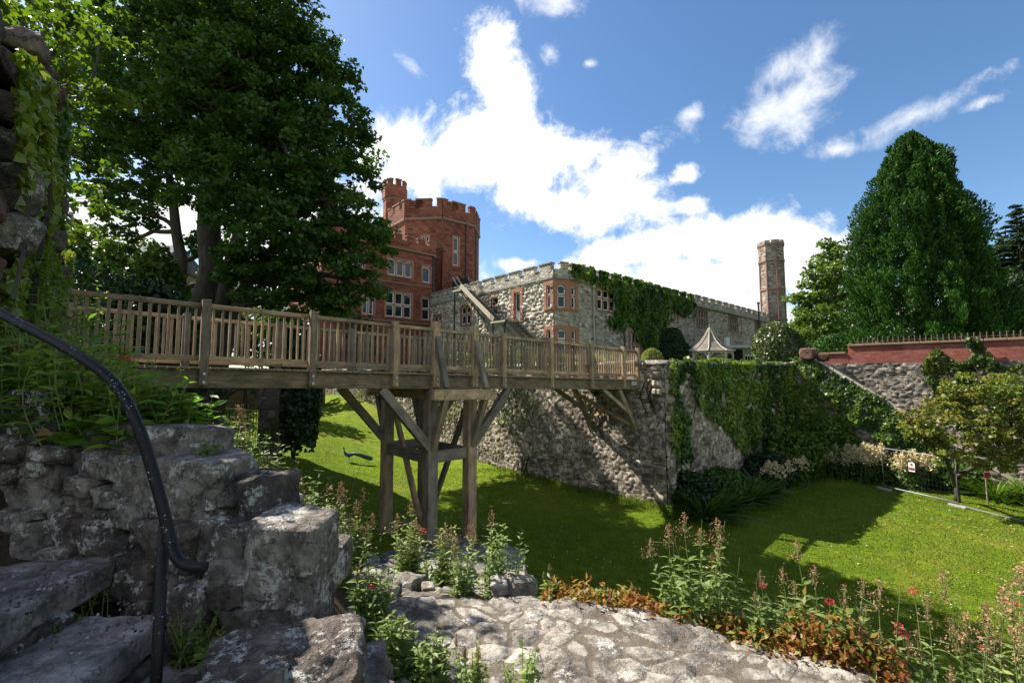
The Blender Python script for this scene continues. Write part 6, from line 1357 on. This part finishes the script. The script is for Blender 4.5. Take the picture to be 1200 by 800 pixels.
for i, (px, py, d, h, lab) in enumerate([(40, 330, 4.6, .7, 'feathery weed clinging to the red ruin'), (75, 345, 5.0, .7, 'feathery weed at the corner of the red ruin'), (15, 300, 4.3, .5, 'small weed on the ledge of the red ruin')]):
    leafy('ruin_weed', lab, P(px, py+30, d), h, 12, 930+i, .09, .035, L_BIG, .9, 0, 0, group='weeds on the red ruin', rows=9)
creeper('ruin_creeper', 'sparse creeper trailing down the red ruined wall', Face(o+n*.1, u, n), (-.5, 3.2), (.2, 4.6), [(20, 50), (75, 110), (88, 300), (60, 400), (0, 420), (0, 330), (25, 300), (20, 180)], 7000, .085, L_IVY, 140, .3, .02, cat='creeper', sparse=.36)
leafy('celandine', 'small yellow green plant in a crevice of the stacked wall', P(232, 745, 2.42), .12, 14, 950, .045, .03, L_LIM, 1.3, rows=6, group='crevice plants on the stacked wall'); leafy('celandine', 'dark leaved little plant at the foot of the stacked wall', P(262, 775, 2.3), .12, 9, 951, .06, .04, L_BIG, 1.3, rows=6, group='crevice plants on the stacked wall')
leafy('celandine', 'bright little plant on the stones above the big block', P(236, 535, 2.9), .10, 10, 952, .04, .03, L_LIM, 1.3, rows=6, group='crevice plants on the stacked wall')
leafy('celandine', 'tiny weed in the gravel on the steps', Pz(70, 738, -1.25), .04, 10, 953, .028, .022, L_LIM, 2.5, rows=4, bare=.6, group='crevice plants on the stacked wall'); leafy('celandine', 'tiny weed with a lilac flower at the end of the step', Pz(108, 705, -1.22), .05, 8, 954, .028, .022, L_LIM, 2.0, rows=4, bare=.6, group='crevice plants on the stacked wall')
# russet creeper along the broken edge
def edge_creeper():
    g = np.random.default_rng(77); lv = Leaves(); E = RPOLY[:6]; seg = np.linalg.norm(np.diff(E, axis=0), axis=1); cum = np.append(0, np.cumsum(seg))
    n = 7000; t = cum[1]*.6+(cum[-1]+.25-cum[1]*.6)*g.random(n); x = np.interp(t, cum, E[:, 0]); y = np.interp(t, cum, E[:, 1]); dens = fbm(np.stack([t*2.5, t*0, t*0], 1), 3, 5)
    w = np.clip((dens-.32)*2.4, .14, .8); k = g.random(n) < w+.12; t, x, y, w = t[k], x[k], y[k], w[k]; m_ = len(t)
    off = g.normal(size=m_)*.075+.03; z = -2.03+np.abs(g.normal(size=m_))*.12*(w+.3); p = np.stack([x+off*.5, y+off*.85, z], 1)
    D = unit(g.normal(size=(m_, 3))+np.array([0, .2, .5])); N = unit(UPV+g.normal(size=(m_, 3))*.6); tint = np.clip(fbm(np.stack([t*3, t*0+3, t*0], 1), 3, 8)*1.3-.2+.35*g.normal(size=m_), 0, 1)
    lv.add(p, D, N, .06*(.6+.7*g.random(m_)), .028, tint); o = lv.build('edge_creeper', L_ORA); tag(o, 'russet and green creeper rooted along the broken edge of the ruin', 'creeper', kind='stuff')
edge_creeper()
# longer grass where the mower does not reach, and a fuzz of blades on the lawn
def grass():
    g = np.random.default_rng(88); P_ = []
    n = 150000; x = np.append(g.uniform(-9, 19, n), g.uniform(-1, 19, n)); y = np.append(g.uniform(5.5, 22, n), 5+15*g.random(n)**1.7); px, py = proj(np.stack([x, y, ground_z(x, y)], 1)); k = (px > 280) & (px < 1220) & (py < 820) & (py > 470)
    rel = np.stack([x, y], 1)-C0[:2]; k &= (rel@UB[:2] < -.05) | (rel@RN[:2] > .2); x, y = x[k], y[k]; d = sdist(x, y, RPOLY); k = d < -.3; x, y = x[k], y[k]; n = len(x)
    z = ground_z(x, y); rel = np.stack([x, y], 1)-C0[:2]; ons = (rel@LW[:2] > -.6); wall = ons*np.exp(-(np.abs(rel@UB[:2])/.5)**2)+ons*.5*np.exp(-(np.abs(rel@UB[:2])/2.2)**2)*sst(rel@LW[:2], 5, 15)
    c = np.stack([x, y, z-.01], 1); D = unit(UPV+g.normal(size=(n, 3))*.45); h = (.035+.03*g.random(n))*(1+3.5*np.clip(wall, 0, 1))
    o = Leaves().add(c, D, g.normal(size=(n, 3)), h, .010+h*.10, np.clip(fbm(np.stack([x*.8, y*.8, x*0], 1), 3, 2)*.9+.4*(g.random(n)-.4), 0, 1)).build('grass', L_GRS); tag(o, 'grass blades of the moat lawn, longer at the foot of the wall', 'grass', kind='stuff')
grass()
def litter(name, label, mat, n, box, size, seed, centre=None):
    g = np.random.default_rng(seed); x = g.uniform(box[0], box[1], n); y = g.uniform(box[2], box[3], n)
    if centre: x = centre[0]+g.normal(size=n)*centre[2]; y = centre[1]+g.normal(size=n)*centre[2]*.8
    rel = np.stack([x, y], 1)-C0[:2]; k = ((rel@UB[:2] < -.3) | (rel@RN[:2] > .8)) & (sdist(x, y, RPOLY) < -.6); x, y = x[k], y[k]; n = len(x)
    p = np.stack([x, y, ground_z(x, y)+.045], 1); L = size*(.6+.8*g.random(n)); o = Leaves().add(p, unit(g.normal(size=(n, 3))*np.array([1, 1, .25])), UPV+g.normal(size=(n, 3))*.35, L, L*.7, g.random(n)).build(name, mat); tag(o, label, 'litter', kind='stuff')
litter('daisies', 'tiny white daisies scattered through the moat lawn', mat_leaf('daisy_petal', [(.7, .7, .62), (.6, .6, .5)], .2), 700, (-6, 14, 6, 20), .035, 91)
litter('fallen_leaves', 'fallen brown leaves on the lawn under the russet maple', mat_leaf('dead_leaf', [(.20, .11, .04), (.30, .2, .08), (.14, .07, .03)], .2), 420, (0, 1, 0, 1), .075, 92, (15.2, 15.0, 2.0))
